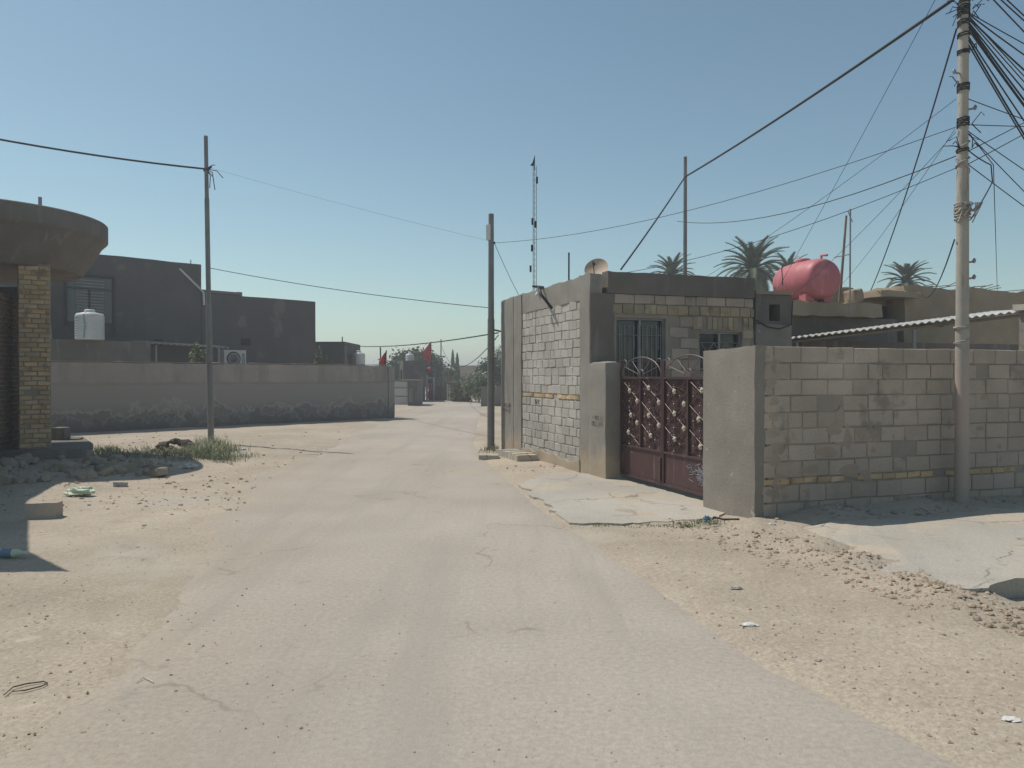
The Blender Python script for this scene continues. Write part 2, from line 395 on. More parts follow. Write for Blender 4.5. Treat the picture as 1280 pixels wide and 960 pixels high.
def slab(name, pts, z, th, seed, jag=.07, zf=None):
    rg = random.Random(seed); poly = []
    n = len(pts)
    for i in range(n):
        a, b = Vector(pts[i]), Vector(pts[(i + 1) % n]); k = max(1, int((b - a).length / .12))
        for j in range(k):
            p = a.lerp(b, j / k); poly.append((p.x + rg.uniform(-jag, jag) * .5 + .09 * N((p.x, p.y, seed), 2.2, 3), p.y + rg.uniform(-jag, jag) * .5 + .09 * N((p.x, p.y, seed + 9), 2.2, 3)))
    mb = MB(); mb.prism(poly, z - th, zf or z)
    return struct(mb.build(name, M['slab']))
g2 = lambda px, py: tuple(G(px, py)[:2])
slab('concrete_apron', [g2(650, 607), g2(712, 656), g2(770, 657), g2(850, 653), g2(900, 650), (2.75, 9.6), tuple((C + U * 4.4 + V * .3)[:2]), tuple((C + U * 4.6)[:2]), g2(690, 592)], .035, .09, 3, zf=lambda x, y: .028 + .016 * N((x, y, 0), .9, 3))
sl2 = slab('concrete_paving', [g2(985, 668), g2(1010, 690), g2(1075, 712), g2(1130, 735), g2(1215, 752), g2(1290, 738), (6.5, 6.6), (7.6, 9.8), (5.4, 9.0), (3.9, 8.55)], .05, .17, 5, zf=lambda x, y: .02 + .085 * max(0, min(1, (x - 2.95) / .5)) + .02 * N((x, y, 0), .8, 2))

# ------------------------------------------------------------------ block and brick facing
def blocks(mb, fr, s0, s1, z0, z1, n, bw, bh, rg, jt=.012, depth=.05, var=.16, hue=0.0, skip=None, off=.5, jit=.006, gone=0.0, slope=0.0):
    nr = max(1, round((z1 - z0) / bh)); h = (z1 - z0) / nr
    for r in range(nr):
        s = s0 - (bw * off if r % 2 else 0) - rg.random() * bw * .2
        while s < s1 - .01:
            wd = bw * rg.choice((1, 1, 1, 1, .98, .55, 1.02)) if bw > .3 else bw * rg.uniform(.94, 1.05)
            a, b = max(s, s0), min(s + wd, s1); s += wd
            if b - a < jt * 2.5: continue
            j = lambda: rg.uniform(-jit, jit)
            za, zb = z0 + r * h + jt / 2, z0 + (r + 1) * h - jt / 2
            if skip and skip((a + b) / 2, (za + zb) / 2): continue
            if rg.random() < gone: continue
            t = 1 + rg.uniform(-var, var); hh = rg.uniform(-hue, hue) if hue else 0
            tint = (t * (1 + hh), t, t * (1 - hh))
            nn = n + rg.uniform(-.004, .008); c = .008 if bw > .3 else .004
            a += jt / 2 + j() * .5; b -= jt / 2 + j() * .5; sk = j()
            o = [fr(a, nn - c, za + j()), fr(b, nn - c, za + j() + sk), fr(b, nn - c, zb + j() + sk), fr(a, nn - c, zb + j())]
            bk = [fr(a, n - depth, za), fr(b, n - depth, za), fr(b, n - depth, zb), fr(a, n - depth, zb)]
            ctr = (o[0] + o[2]) / 2; nv = fr.n * c
            i4 = [p + (ctr - p).normalized() * c * 1.6 + nv + fr.n * rg.uniform(-.003, .003) for p in o]
            vs = bk + o + i4
            fs = [(8, 9, 10, 11)]
            for k in range(4):
                k2 = (k + 1) % 4
                fs += [(k, k2, 4 + k2, 4 + k), (4 + k, 4 + k2, 8 + k2, 8 + k)]
            mb.add(vs, fs, tint)
def smears(mb, fr, spots, rg, n):
    for s, z, sw, sh in spots:
        k = 12; pts = []
        for i in range(k):
            a = 2 * math.pi * i / k; r = rg.uniform(.6, 1.15)
            pts.append(fr(s + math.cos(a) * sw * r, n + .004, z + math.sin(a) * sh * r))
        c = fr(s, n + .018, z)
        mb.add(pts + [c], [(i, (i + 1) % k, k) for i in range(k)], smooth=True)

rg = random.Random(5)
# ------------------------------------------------------------------ yard wall with plastered pier, gate, gate pillar
FW = Frame(C[:2], V, -U)           # along the wall to the right, normal to camera
FL = Frame(C[:2], U, -V)           # along the road side, normal to the road
yw = thing('yard_wall', 'grey concrete block yard wall with a plastered end beside the maroon gate', 'wall', C + V * 2.5)
mb = MB()
mb.rough(FW, .16, 5.6, -.2, -.012, -.1, lambda s, n: 2.035 + .015 * N((s, 0, 0), 2, 2), amp=.008)
mb.build('wall_core', M['mortar'], yw)
mb = MB(); blocks(mb, FW, .1, 5.6, .515, 2.045, 0, .385, .19, rg, var=.1, gone=.01)
blocks(mb, FW, .1, 5.6, .02, .43, 0, .385, .2, rg, var=.1)
smears(mb, FW, [(.2 + rg.random() * .12, .3 + .19 * k + rg.uniform(-.05, .05), .13, .09) for k in range(9)] + [(1.1, 1.05, .14, .1), (1.3, .95, .1, .2), (1.6, 1.0, .16, .1), (1.0, .8, .2, .08), (1.75, .98, .08, .16), (1.35, .55, .2, .1), (1.6, .5, .12, .12), (.75, .6, .2, .1), (1.2, 1.2, .08, .15)]
       + [(rg.uniform(.6, 4.5), rg.uniform(.3, 1.9), rg.uniform(.03, .09), rg.uniform(.02, .06)) for _ in range(12)], rg, -.004)
for q in range(len(mb.t)):
    if len(mb.f[q]) == 3: mb.t[q] = (.86, .83, .8)
mb.build('block_face', M['block'], yw)
mb = MB(); blocks(mb, FW, .1, 5.6, .435, .508, .004, .2, .075, rg, var=.25, hue=.08, gone=.16)
mb.build('brick_course', M['brick_yellow'], yw)
mb = MB(); mb.rough(FL, -.012, 1.067, -.13, .02, -.1, lambda s, n: 2.06 - .035 * s + .012 * N((s * 3, n * 3, 0), 1, 2), step=.08, amp=.012, edge=.018)
mb.build('plaster_pier', M['cement'], yw)
gp = thing('gate_pillar', 'low plastered cement pillar between the maroon gate and the block house', 'pillar', C + U * 4.1)
mb = MB(); mb.rough(FL, 3.855, 4.52, -.26, .03, -.1, lambda s, n: 1.93 + .012 * N((s * 4, n * 4, 0), 1, 2), step=.06, amp=.012, edge=.02)
mb.build('shaft', M['cement_skirt'], gp)
mb = MB()
rg2 = random.Random(3)
def scrib(fr, s0, z0, w_, h_, n, k, mbx, r=.004):
    for i in range(k):
        s = s0 + w_ * (i + .1) / k; pts = []
        st = rg2.choice(('I', 'L', 'V', 'O'))
        ww = w_ / k * .7
        P = {'I': [(0, 0), (.1, 1)], 'L': [(0, 1), (0, 0), (1, 0)], 'V': [(0, 1), (.5, 0), (1, 1)], 'O': [(0, 0), (0, 1), (1, 1), (1, 0), (0, 0)]}[st]
        mbx.tube([fr(s + a * ww, n, z0 + b * h_) for a, b in P], r, 4)
for i in range(2): scrib(FL, 3.95, .98 - .1 * i, .42, .06, .038, 6, mb, .003)
mb.build('scrawl', M['graffiti'], gp)

gate = thing('double_gate', 'maroon double leaf steel gate with scrollwork, pale rosettes and arched fan top', 'gate', C + U * 2.5 + V * .26)
FG = Frame((C + V * .24)[:2], U, -V)
def arc(fr, cs, cz, r, a0, a1, n, k=14, ry=None):
    return [fr(cs + r * math.cos(lerp(a0, a1, i / k)), n, cz + (ry or r) * math.sin(lerp(a0, a1, i / k))) for i in range(k + 1)]
def ros_mesh():
    m_ = MB()
    Mx = Matrix((FG.d, Vector((0, 0, 1)), FG.n)).transposed()
    m_.lathe([(.0, .03), (.018, .026), (.03, .014), (.034, .0)], n=10, M=Mx)
    for k in range(5):
        a = k * 2 * math.pi / 5
        m_.lathe([(.0, .02), (.014, .012), (.017, .0)], c=Mx @ Vector((.03 * math.cos(a), .03 * math.sin(a), 0)), n=6, M=Mx)
    return m_
ros0 = None
for li, (a, b) in enumerate(((1.15, 2.5), (2.515, 3.845))):
    leaf = thing('x', '', '', (0, 0, 0)); bpy.data.objects.remove(leaf)
    m_ = MB(); wd = b - a
    m_.fbox(FG, a + .03, b - .03, -.03, -.027, .6, 1.66); lf = m_.build('gate_leaf', M['maroon'], gate)
    m_ = MB()
    for s0, s1, z0, z1 in ((a, a + .035, .1, 1.93), (b - .035, b, .1, 1.93), (a + .037, b - .037, .1, .135), (a + .037, b - .037, .57, .6), (a + .037, b - .037, 1.655, 1.69), (a + wd / 2 - .015, a + wd / 2 + .015, .602, 1.653)):
        m_.fbox(FG, s0, s1, -.025, .012, z0, z1)
    m_.build('frame', M['maroon'], lf)
    m_ = MB(); m_.fbox(FG, a + .037, b - .037, -.022, -.012, .137, .568)
    m_.build('kick_panel', M['maroon'], lf)
    # scroll work
    m_ = MB(); m3 = MB(); sp = []
    zc0, zc1 = .62, 1.64
    for q in range(2):
        ca, cb = a + .04 + q * (wd / 2), a + wd / 2 - .02 + q * (wd / 2 - .02)
        for r in range(3):
            z0, z1 = lerp(zc0, zc1, r / 3), lerp(zc0, zc1, (r + 1) / 3)
            zm, sm_ = (z0 + z1) / 2, (ca + cb) / 2
            m_.tube([FG(ca, -.008, z0), FG(sm_, 0.0, zm), FG(cb, -.008, z1)] if rg.random() < .7 else [FG(sm_, 0.0, zm), FG(cb, -.008, z1)], .0065, 5)
            m3.tube([FG(ca, -.012, z1), FG(sm_, -.004, zm), FG(cb, -.012, z0)], .007, 5)
            m_.tube([FG(ca, -.008, zm), FG(lerp(ca, cb, .3), -.002, lerp(zm, z0, .45)), FG(sm_, -.008, z0)], .006, 5)
            sp.append((sm_ + rg.uniform(-.05, .05), zm + rg.uniform(-.05, .05))); m2 = MB()
            if r: sp.append((ca + .05, z0 + .01))
            for (u, v_) in ((-1, 0), (1, 0), (0, 1), (0, -1)):
                cs, cz = sm_ + u * .16, zm + v_ * .12
                m2.tube(arc(FG, cs, cz, .045, rg.uniform(0, 3), rg.uniform(4, 7), -.004, 12), .008, 4)
                m2.tube(arc(FG, cs + .03, cz - .03, .02, 0, 5.5, -.0, 8), .007, 4)
                # cast leaves
                for e in range(3):
                    an = rg.uniform(0, 6.28); L = .05
                    x0, z_ = cs + math.cos(an) * .05, cz + math.sin(an) * .05
                    ex, ez = x0 + math.cos(an) * L, z_ + math.sin(an) * L
                    nx_, nz_ = -math.sin(an) * .016, math.cos(an) * .016
                    p4 = [FG(x0, 0, z_), FG((x0 + ex) / 2 + nx_, .006, (z_ + ez) / 2 + nz_), FG(ex, 0, ez), FG((x0 + ex) / 2 - nx_, .006, (z_ + ez) / 2 - nz_)]
                    m2.add(p4 + [p - FG.n * .012 for p in p4], [(0, 1, 2, 3), (7, 6, 5, 4), (0, 4, 5, 1), (1, 5, 6, 2), (2, 6, 7, 3), (3, 7, 4, 0)])
            m2.build('scroll_cluster', M['maroon_dark'], lf)
    m_.build('lattice_rods', M['gate_rod'], lf)
    m3.build('cross_rods', M['maroon_dark'], lf)  # darker colour on this diagonal makes the other one look sunlit
    # fan top
    m_ = MB()
    cs = a + wd / 2; R_ = wd / 2 - .05
    m_.tube(arc(FG, cs, 1.7, R_, .0, math.pi, -.006, 20, .29), .011, 6)
    for k in range(1, 6):
        an = math.pi * k / 6
        m_.tube([FG(cs + .1 * math.cos(an), -.006, 1.7 + .06 * math.sin(an)), FG(cs + R_ * math.cos(an), -.006, 1.7 + .29 * math.sin(an))], .007, 5)
    m_.tube(arc(FG, cs, 1.7, .1, 0, math.pi, -.006, 10), .008, 5)
    m_.tube(arc(FG, a + .12, 1.87, .09, -.4, 2.2, -.006, 10), .008, 5)
    m_.tube(arc(FG, b - .12, 1.87, .09, .9, 3.5, -.006, 10), .008, 5)
    m_.build('fan_top', M['gate_rod'], lf)
    for (s, z) in sp:
        p = FG(s, .008, z)
        if ros0 is None:
            mm = ros_mesh(); mm.v = [q + WLOC[gate.name] for q in mm.v]
            ros0 = mm.build('rosette', M['rosette'], lf); o = ros0
        else:
            o = ros0.copy(); COL.objects.link(o); o.parent = lf
        o.location = p - WLOC[gate.name]
        WLOC[o.name] = WLOC[gate.name]
    if li == 0:
        m_ = MB()
        for i in range(26):
            s, z = 1.62 + rg.gauss(0, .14), .37 + rg.gauss(0, .07)
            pts = [FG(s, -.009, z)]
            for k in range(4): pts.append(FG(s + rg.uniform(-.09, .09), -.009, z + rg.uniform(-.07, .07)))
            m_.tube(pts, .0045, 4)
        m_.build('pale_scrawl', M['chalk'], lf)
    else:
        m_ = MB(); m_.fbox(FG, 2.53, 2.6, -.01, .03, .16, .5); m_.build('drop_bolt', M['maroon_dark'], lf)

# ------------------------------------------------------------------ block house on the right
B0 = C + U * 4.507
HL = Frame(B0[:2], U, -V); HF = Frame(B0[:2], V, -U)
LH, LF = 4.81, 3.3
bh = thing('block_house', 'low grey block house with yellow brick bands at the road corner', 'house', B0 + U * 2.4 + V * 1.6)
mb = MB()
top = lambda s, n: 3.44 + .025 * N((s, n, 0), 1.3, 3)
mb.rough(HL, 0, LH, -.22, -.012, -.1, top, amp=.009, edge=.012)                         # core of the road wall
mb.build('road_wall', M['mortar_pale'], bh)
mb = MB()
mb.rough(HL, -.0, .42, -.2, .012, -.1, lambda s, n: 3.46 + .03 * N((s * 4, n * 4, 0), 1, 3), step=.09, amp=.013, edge=.02)
mb.build('corner_pier', M['cement_skirt'], bh); mb = MB()
mb.rough(HL, 3.4, 3.9, -.2, .03, -.1, lambda s, n: 3.43 + .02 * N((s * 4, n * 4, 0), 1, 3), step=.1, amp=.01, edge=.015)
mb.build('pilaster', M['cement_skirt'], bh); mb = MB()
mb.rough(HL, 3.94, LH, -.2, .02, -.1, lambda s, n: 3.42 + .02 * N((s * 4, n * 4, 0), 1, 3), step=.1, amp=.01, edge=.02)
mb.build('corner_pier', M['cement_skirt'], bh)
mb = MB(); mb.rough(HL, .4, 3.42, -.19, .006, 3.02, lambda s, n: 3.45 + .045 * N((s * 2.2, n * 2, 0), 1, 3), step=.09, amp=.014, edge=.02)
mb.build('plaster_band', M['cement_skirt'], bh); mb = MB()
mb.rough(HL, .4, 3.42, -.19, .03, -.1, lambda s, n: .2 + .1 * N((s * 2, 3, 0), 1, 3), step=.09, amp=.02, edge=.02)
mb.build('skirting', M['cement_skirt'], bh)
mb = MB(); blocks(mb, HL, .42, 3.4, 1.36, 3.03, .0, .34, .168, rg, jt=.014, var=.1, jit=.009, depth=.04)
blocks(mb, HL, .42, 3.4, .12, 1.265, .0, .34, .172, rg, jt=.014, var=.1, jit=.009, depth=.04)
mb.build('block_face', M['block_pale'], bh)
mb = MB(); blocks(mb, HL, .42, 3.4, 1.275, 1.352, .006, .21, .08, rg, var=.25, hue=.08, gone=.05, depth=.04)
mb.build('brick_course', M['brick_yellow'], bh)
mb = MB()                                                                             # N K scrawled on the blocks
for seg in ([(2.62, 1.13), (2.62, 1.23), (2.52, 1.13), (2.52, 1.23)], [(2.46, 1.13), (2.46, 1.23)], [(2.36, 1.23), (2.455, 1.18), (2.36, 1.13)]):
    mb.tube([HL(s, .008, z) for s, z in seg], .008, 4)
for i in range(2): scrib(HL, 4.1, 1.02 - .12 * i, .5, .07, .03, 6, mb, .004)
mb.build('scrawl', M['graffiti'], bh)
# front
w1, w2 = (.5, 1.47, .9, 2.71), (2.16, 3.06, 1.75, 2.5)
mb = MB()
def holes(fr, s0, s1, z0, z1, hs, n0, n1):
    ss = sorted({s0, s1, *[h[0] for h in hs], *[h[1] for h in hs]})
    for a, b in zip(ss, ss[1:]):
        zz = [z0]
        for h in sorted(hs, key=lambda h: h[2]):
            if h[0] <= (a + b) / 2 <= h[1]: zz += [h[2], h[3]]
        zz.append(z1)
        for i in range(0, len(zz), 2): mb.fbox(fr, a, b, n0, n1, zz[i], zz[i + 1])
holes(HF, .23, LF - .02, -.1, 3.1, [w1, w2], -.22, -.02)
mb.fbox(HF, LF - .22, LF - .021, -LH + .05, -.221, -.1, 3.3)
mb.fbox(HF, .23, LF - .23, -LH, -LH + .2, -.1, 3.4)
mb.fbox(HF, .23, LF - .221, -LH + .21, -.222, 2.95, 3.08)
mb.build('front_wall', M['mortar'], bh)
mb = MB()
mb.rough(HF, .014, .45, -.2, .012, -.1, 3.12, step=.1, amp=.012, edge=.01)
mb.rough(HF, .3, LF, -.2, .035, 3.12, lambda s, n: 3.5 + .012 * N((s * 3, n, 0), 1, 2), step=.09, amp=.01, edge=.012)
mb.build('parapet', M['dark_cement'], bh)
inw = lambda s, z: any(h[0] - .12 < s < h[1] + .12 and h[2] - .05 < z < h[3] + .04 for h in (w1, w2))
mb = MB(); blocks(mb, HF, .45, LF, 2.95, 3.12, 0, .4, .18, rg, var=.12)
mb.build('block_face', M['block'], bh); mb = MB()
blocks(mb, HF, .45, LF, .1, 2.76, 0, .38, .19, rg, var=.12, skip=lambda s, z: inw(s, z) or (s > 2.0 and z > 2.52))
mb.build('block_face', M['block'], bh)
mb = MB(); blocks(mb, HF, .42, LF, 2.775, 2.945, .012, .22, .17, rg, var=.15, hue=.05)
blocks(mb, HF, 2.0, LF, 2.53, 2.77, .006, .11, .24, rg, var=.2, hue=.05, gone=.04)
mb.build('brick_course', M['brick_pale'], bh)
def grille_window(parent, fr, h, kind):
    s0, s1, z0, z1 = h
    m_ = MB(); m_.fbox(fr, s0 + .03, s1 - .03, -.17, -.16, z0 + .03, z1 - .03)
    wn = m_.build('window', M['glass'], parent)
    m_ = MB()
    mid = (s0 + s1) / 2
    for a, b, c, d in ((s0, s0 + .035, z0, z1), (s1 - .035, s1, z0, z1), (s0 + .036, s1 - .036, z1 - .035, z1), (s0 + .036, s1 - .036, z0, z0 + .035), (mid - .02, mid + .02, z0 + .036, z1 - .036)):
        m_.fbox(fr, a, b, -.13, -.08, c, d)
    m_.build('frame', M['grey_metal'], wn)
    m_ = MB()
    if kind == 1:
        for k in range(10):
            s = lerp(s0 + .08, s1 - .08, k / 9); m_.tube([fr(s, -.06, z0 + .05), fr(s, -.06, z1 - .12)], .007, 5)
        for z in (z1 - .3, z1 - .75): m_.tube([fr(s0 + .04, -.05, z), fr(s1 - .04, -.05, z)], .007, 5)
        for a, b in ((s0 + .12, mid - .12), (mid + .12, s1 - .12)):
            m_.tube([fr(a, -.06, z1 - .55), fr(a, -.06, z1 - .15), fr(b, -.06, z1 - .15), fr(b, -.06, z1 - .55)], .007, 5)
    else:
        m_.tube([fr(s0 + .03, -.06, z1 - .2), fr(s1 - .03, -.06, z1 - .2)], .008, 5)
        for k in range(3):
            a, b = lerp(s0 + .05, s1 - .05, k / 3), lerp(s0 + .05, s1 - .05, (k + 1) / 3)
            m_.tube([fr(a, -.06, z1 - .2), fr(b, -.06, z1 - .55)], .007, 5); m_.tube([fr(b, -.06, z1 - .2), fr(a, -.06, z1 - .55)], .007, 5)
    m_.build('grille', M['grey_metal'], wn)
    return wn
grille_window(bh, HF, w1, 1); grille_window(bh, HF, w2, 2)
mb = MB(); mb.rough(HF, .95, 1.35, -.15, .02, 3.5, 3.53, amp=.02); 
# annex beside the house
ax = thing('plaster_annex', 'narrow plastered annex with a small dark square opening beside the block house', 'shed', HF(3.7, -.7, 0))
mb = MB()
holes(HF, 3.325, 4.12, 2.66, 3.2, [(3.62, 3.86, 2.72, 3.03)], -.25, .02)
mb.fbox(HF, 3.325, 3.5, -1.6, -.251, 2.66, 3.2); mb.fbox(HF, 3.95, 4.12, -1.6, -.251, 2.66, 3.2)
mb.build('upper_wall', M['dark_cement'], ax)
mb = MB(); mb.rough(HF, 3.32, 4.1, -1.6, .05, -.1, 2.655, amp=.012); mb.build('lower_wall', M['cement_skirt'], ax)
mb = MB(); mb.rough(HF, 3.31, 4.12, -1.65, .06, 3.203, 3.27, amp=.015, edge=.02); mb.build('roof_slab', M['mud'], ax)
mb = MB(); mb.tube([HF(3.3, .07, 2.72), HF(3.55, .08, 2.6), HF(3.8, .08, 2.57), HF(4.08, .07, 2.66), HF(4.1, .07, 3.1)], .012, 5); mb.build('loose_cable', M['cable'], ax)

# back house with slab roof
BO = Vector((6.15, 17.0, 0)); FB = Frame(BO[:2], V, -U)
sh = thing('slab_roof_house', 'dark plastered house whose rough concrete roof slab carries the red tank', 'house', FB(1.2, -1, 0))
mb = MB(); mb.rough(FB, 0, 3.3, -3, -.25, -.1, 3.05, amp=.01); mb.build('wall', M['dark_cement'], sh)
mb = MB(); mb.rough(FB, -.12, 2.55, -3.05, .05, 3.053, lambda s, n: 3.37 + .03 * N((s * 3, n * 3, 0), 1, 3), step=.09, amp=.03, edge=.03, sc=4); mb.build('roof_slab', M['mud'], sh)
mb = MB(); mb.rough(FB, 1.9, 2.15, -.5, -.1, 3.39, 3.72, step=.05, amp=.04, edge=.05, sc=5); mb.build('broken_pier', M['mud'], sh)
mh = thing('mud_house', 'long brown mud plastered house with dark doorway behind the corrugated awning', 'house', FB(6, -2, 0))
mb = MB()
mb.rough(FB, 1.55, 3.0, -4, -1.3, 3.1, lambda s, n: 3.92 + .06 * N((s * 2, n * 2, 0), 1, 3), amp=.03, edge=.04)
mb.rough(FB, 3.9, 12, -4, -.65, -.1, lambda s, n: 3.93 + .05 * N((s * 1.3, n * 2, 0), 1, 3), amp=.03, edge=.04)
mb.rough(FB, 3.0, 3.9, -4, -1.2, -.1, 3.7, amp=.02)
mb.build('wall', M['mud'], mh)
mb = MB(); mb.fbox(FB, 3.35, 3.88, -1.19, -1.15, .0, 3.45); mb.build('door', M['dark_void'], mh)  # near-black panel standing in for the shade of an open doorway
mb = MB(); mb.rough(FB, 2.9, 4.15, -1.2, -.35, 3.6, 3.76, step=.08, amp=.02, edge=.03); mb.build('lintel_slab', M['mud'], mh)
mb = MB()
for k in range(26):
    s = rg.uniform(4.2, 11); a = FB(s, rg.uniform(-1.5, -.5), 3.95); mb.tube([a, a + Vector((rg.uniform(-.2, .5), -.2, rg.uniform(-.02, .09)))], .012, 4)
mb.build('roof_poles', M['wood'], mh)

# red tank on the slab
axd = Vector((.26, -.966, 0)).normalized(); tc_ = Vector((6.78, 17.75, 3.88)); side = Vector((-axd.y, axd.x, 0))
tk = thing('red_water_tank', 'faded red plastic water tank lying on the rough roof slab', 'water tank', (6.78, 17.75, 3.37))
Mx = Matrix((side, Vector((0, 0, 1)), axd)).transposed()
mb = MB(); r = .46
prof = [(0, -.78), (.2, -.775), (.34, -.74), (.42, -.68), (.452, -.6), (.462, -.3), (.467, -.27), (.463, -.24), (.468, 0), (.465, .2), (.47, .23), (.465, .26), (.455, .5), (.435, .62), (.405, .69), (.36, .725), (.3, .72), (.28, .735), (.12, .74), (0, .74)]
mb.lathe(prof, tc_, 40, Mx); mb.build('tank_body', M['red_plastic'], tk)
for q in (-.36, .36):
    mb = MB()
    a = tc_ + axd * q
    for sd in (-1, 1):
        mb = MB(); p = a + side * .24 * sd
        mb.box8([p + side * x + axd * y + Vector((0, 0, z)) for z in (-.51, -.33) for x, y in ((-.11, -.12), (.11, -.12), (.11, .12), (-.11, .12))])
        mb.build('foot', M['red_plastic'], tk)
mb = MB(); mb.lathe([(.16, .44), (.17, .5), (.15, .53), (0, .54)], tc_ - axd * .1, 20)
mb.build('lid', M['red_plastic'], tk)
mb = MB(); mb.tube([tc_ + axd * .55 + Vector((0, 0, .44)), tc_ + axd * .55 + Vector((0, 0, .52)), tc_ + axd * .72 + Vector((.02, 0, .5))], .03, 6); mb.build('inlet', M['red_plastic'], tk)
mb = MB(); mb.tube([tc_ + Mx @ Vector((.47 * math.cos(a), .47 * math.sin(a), -.45 + .25 * math.cos(2 * a))) for a in [x * .3 for x in range(-2, 12)]], .012, 5); mb.build('tie_rope', M['cable'], tk)

# corrugated awning in the yard
aw = thing('corrugated_awning', 'pale corrugated metal awning sloping over the yard behind the block wall', 'awning', (7, 13.5, 0))
A1, A2 = W(985, 424, 14.6), W(1300, 387, 12.6)
bk1, bk2 = A1 + Vector((.75, 2.2, .12)), A2 + Vector((.9, 2.6, .18))
mb = MB(); n = 272; vs = []
for lay in (0, .012):
    for e in range(2):
        for i in range(n + 1):
            t = i / n; p = A1.lerp(A2, t).lerp(bk1.lerp(bk2, t), e)
            vs.append(p + Vector((0, 0,   .016 * math.sin(t * 34 * 2 * math.pi) + lay)))
q = n + 1; fs = []
for i in range(n):
    fs += [(i, q + i, q + i + 1, i + 1), (2 * q + i, 2 * q + i + 1, 3 * q + i + 1, 3 * q + i), (i, i + 1, 2 * q + i + 1, 2 * q + i), (q + i, 3 * q + i, 3 * q + i + 1, q + i + 1)]
mb.add(vs, fs, smooth=False); mb.build('sheet', M['corrugated'], aw)
mb = MB(); mb.tube([A1 + Vector((0, .08, -.06)), A2 + Vector((0, .08, -.06))], .025, 6); mb.tube([bk1 - Vector((0, 0, .06)), bk2 - Vector((0, 0, .06))], .025, 6)
for t in (.33, .66): mb.tube([A1.lerp(A2, t) + Vector((0, .1, -.08)), bk1.lerp(bk2, t) - Vector((0, 0, .08))], .025, 6)
mb.build('rafters', M['wood'], aw)
for t in (.05, .55):
    mb = MB(); p = A1.lerp(A2, t) + Vector((0, .12, -.06)); mb.tube([(p.x, p.y, 0), p], .035, 8); mb.build('post', M['grey_metal'], aw)
ys_ = thing('yard_shed', 'dark unlit shed wall under the corrugated awning behind the tall pole', 'shed', (8.6, 14.9, 0))
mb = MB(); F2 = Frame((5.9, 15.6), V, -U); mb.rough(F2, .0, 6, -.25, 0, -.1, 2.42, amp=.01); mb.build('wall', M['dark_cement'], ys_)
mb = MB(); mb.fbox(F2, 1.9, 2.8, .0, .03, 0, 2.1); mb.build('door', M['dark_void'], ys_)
bp = thing('block_pillar', 'pale block pillar at the right end of the yard wall under the awning', 'pillar', FW(5.1, -.5, 0))
mb = MB(); mb.rough(FW, 4.92, 5.3, -.62, -.24, 0, 2.62, amp=.01); mb.build('shaft', M['cement'], bp)
mb = MB(); mb.rough(FW, 4.84, 5.7, -.66, -.22, 2.625, 2.72, amp=.015, edge=.02); mb.build('cap_slab', M['slab'], bp)

# roof furniture
ds = thing('satellite_dish', 'beige satellite dish peeping over the block house parapet', 'satellite dish', (1.72, 15.6, 3.09))
Mx2 = Matrix.Rotation(math.radians(-22), 3, 'Z') @ Matrix.Rotation(math.radians(62), 3, 'X')
mb = MB(); mb.lathe([(0, 0), (.08, .006), (.16, .024), (.24, .055), (.245, .06), (.24, .05), (.16, .012), (.0, -.012)], (1.72, 15.6, 3.85), 28, Mx2); mb.build('reflector', M['dish'], ds)
mb = MB(); mb.tube([(1.72, 15.66, 3.09), (1.72, 15.66, 3.83)], .025, 8); mb.build('mast', M['grey_metal'], ds)
mb = MB(); c_ = Vector((1.72, 15.6, 3.85)); mb.tube([c_ + Mx2 @ Vector((0, -.22, .05)), c_ + Mx2 @ Vector((0, -.02, .3))], .009, 5); mb.tube([c_ + Mx2 @ Vector((0, -.02, .3)), c_ + Mx2 @ Vector((0, -.02, .22))], .028, 8); mb.build('feed_arm', M['dark_metal'], ds)
def simple_pole(name, label, cat, base, top_, r0, r1, m, group=None):
    mb = MB(); k = 6
    mb.tube([Vector(base).lerp(Vector(top_), i / k) for i in range(k + 1)], [lerp(r0, r1, i / k) for i in range(k + 1)], 10)
    return tag(mb.build(name, m, loc=base), label, cat, group)
simple_pole('roof_rod', 'short thin steel rod standing on the block house roof left of the dish', 'rod', W(711, 375, 16.5), W(711, 316, 16.5), .018, .018, M['dark_metal'])
# lattice mast
base = Vector((.5, 17.0, 3.09)); tp = W(668, 208, 17.0)
lm = thing('lattice_mast', 'thin lattice antenna mast with a black pennant on the block house roof', 'antenna mast', base)
mb = MB(); off = [Vector((.045 * math.cos(a), .045 * math.sin(a), 0)) for a in (.3, 2.4, 4.5)]
hgt = tp.z - base.z
for o_ in off: mb.tube([base + o_, Vector((base.x, base.y, tp.z)) + o_], .006, 5)
k = 26
for i in range(k):
    for j in range(3): mb.tube([base + off[j] + Vector((0, 0, hgt * i / k)), base + off[(j + 1) % 3] + Vector((0, 0, hgt * (i + 1) / k))], .003, 4, cap=False)
mb.build('lattice', M['grey_metal'], lm)
for zf, dx in ((.3, -.09), (.44, -.06), (.6, .02), (.62, -.05), (.9, .05)):
    mb = MB(); p = base + Vector((dx, -.03, hgt * zf)); mb.box(p.x - .022, p.x + .022, p.y - .03, p.y + .03, p.z - .07, p.z + .07); mb.build('antenna', M['dark_metal'], lm)
mb = MB(); p = Vector((base.x, base.y, tp.z)); mb.tube([p - Vector((0, 0, .1)), p + Vector((0, 0, .22))], .008, 5); mb.build('tip', M['dark_metal'], lm)
mb = MB(); q = [p + Vector(v_) for v_ in ((0, 0, .22), (-.05, -.02, .06), (-.1, -.03, -.0), (-.02, 0.02, .0))]
mb.add(q + [a + Vector((.004, .012, 0)) for a in q], [(0, 1, 2, 3), (7, 6, 5, 4), (0, 4, 5, 1), (1, 5, 6, 2), (2, 6, 7, 3), (3, 7, 4, 0)]); mb.build('pennant', M['cloth_black'], lm)
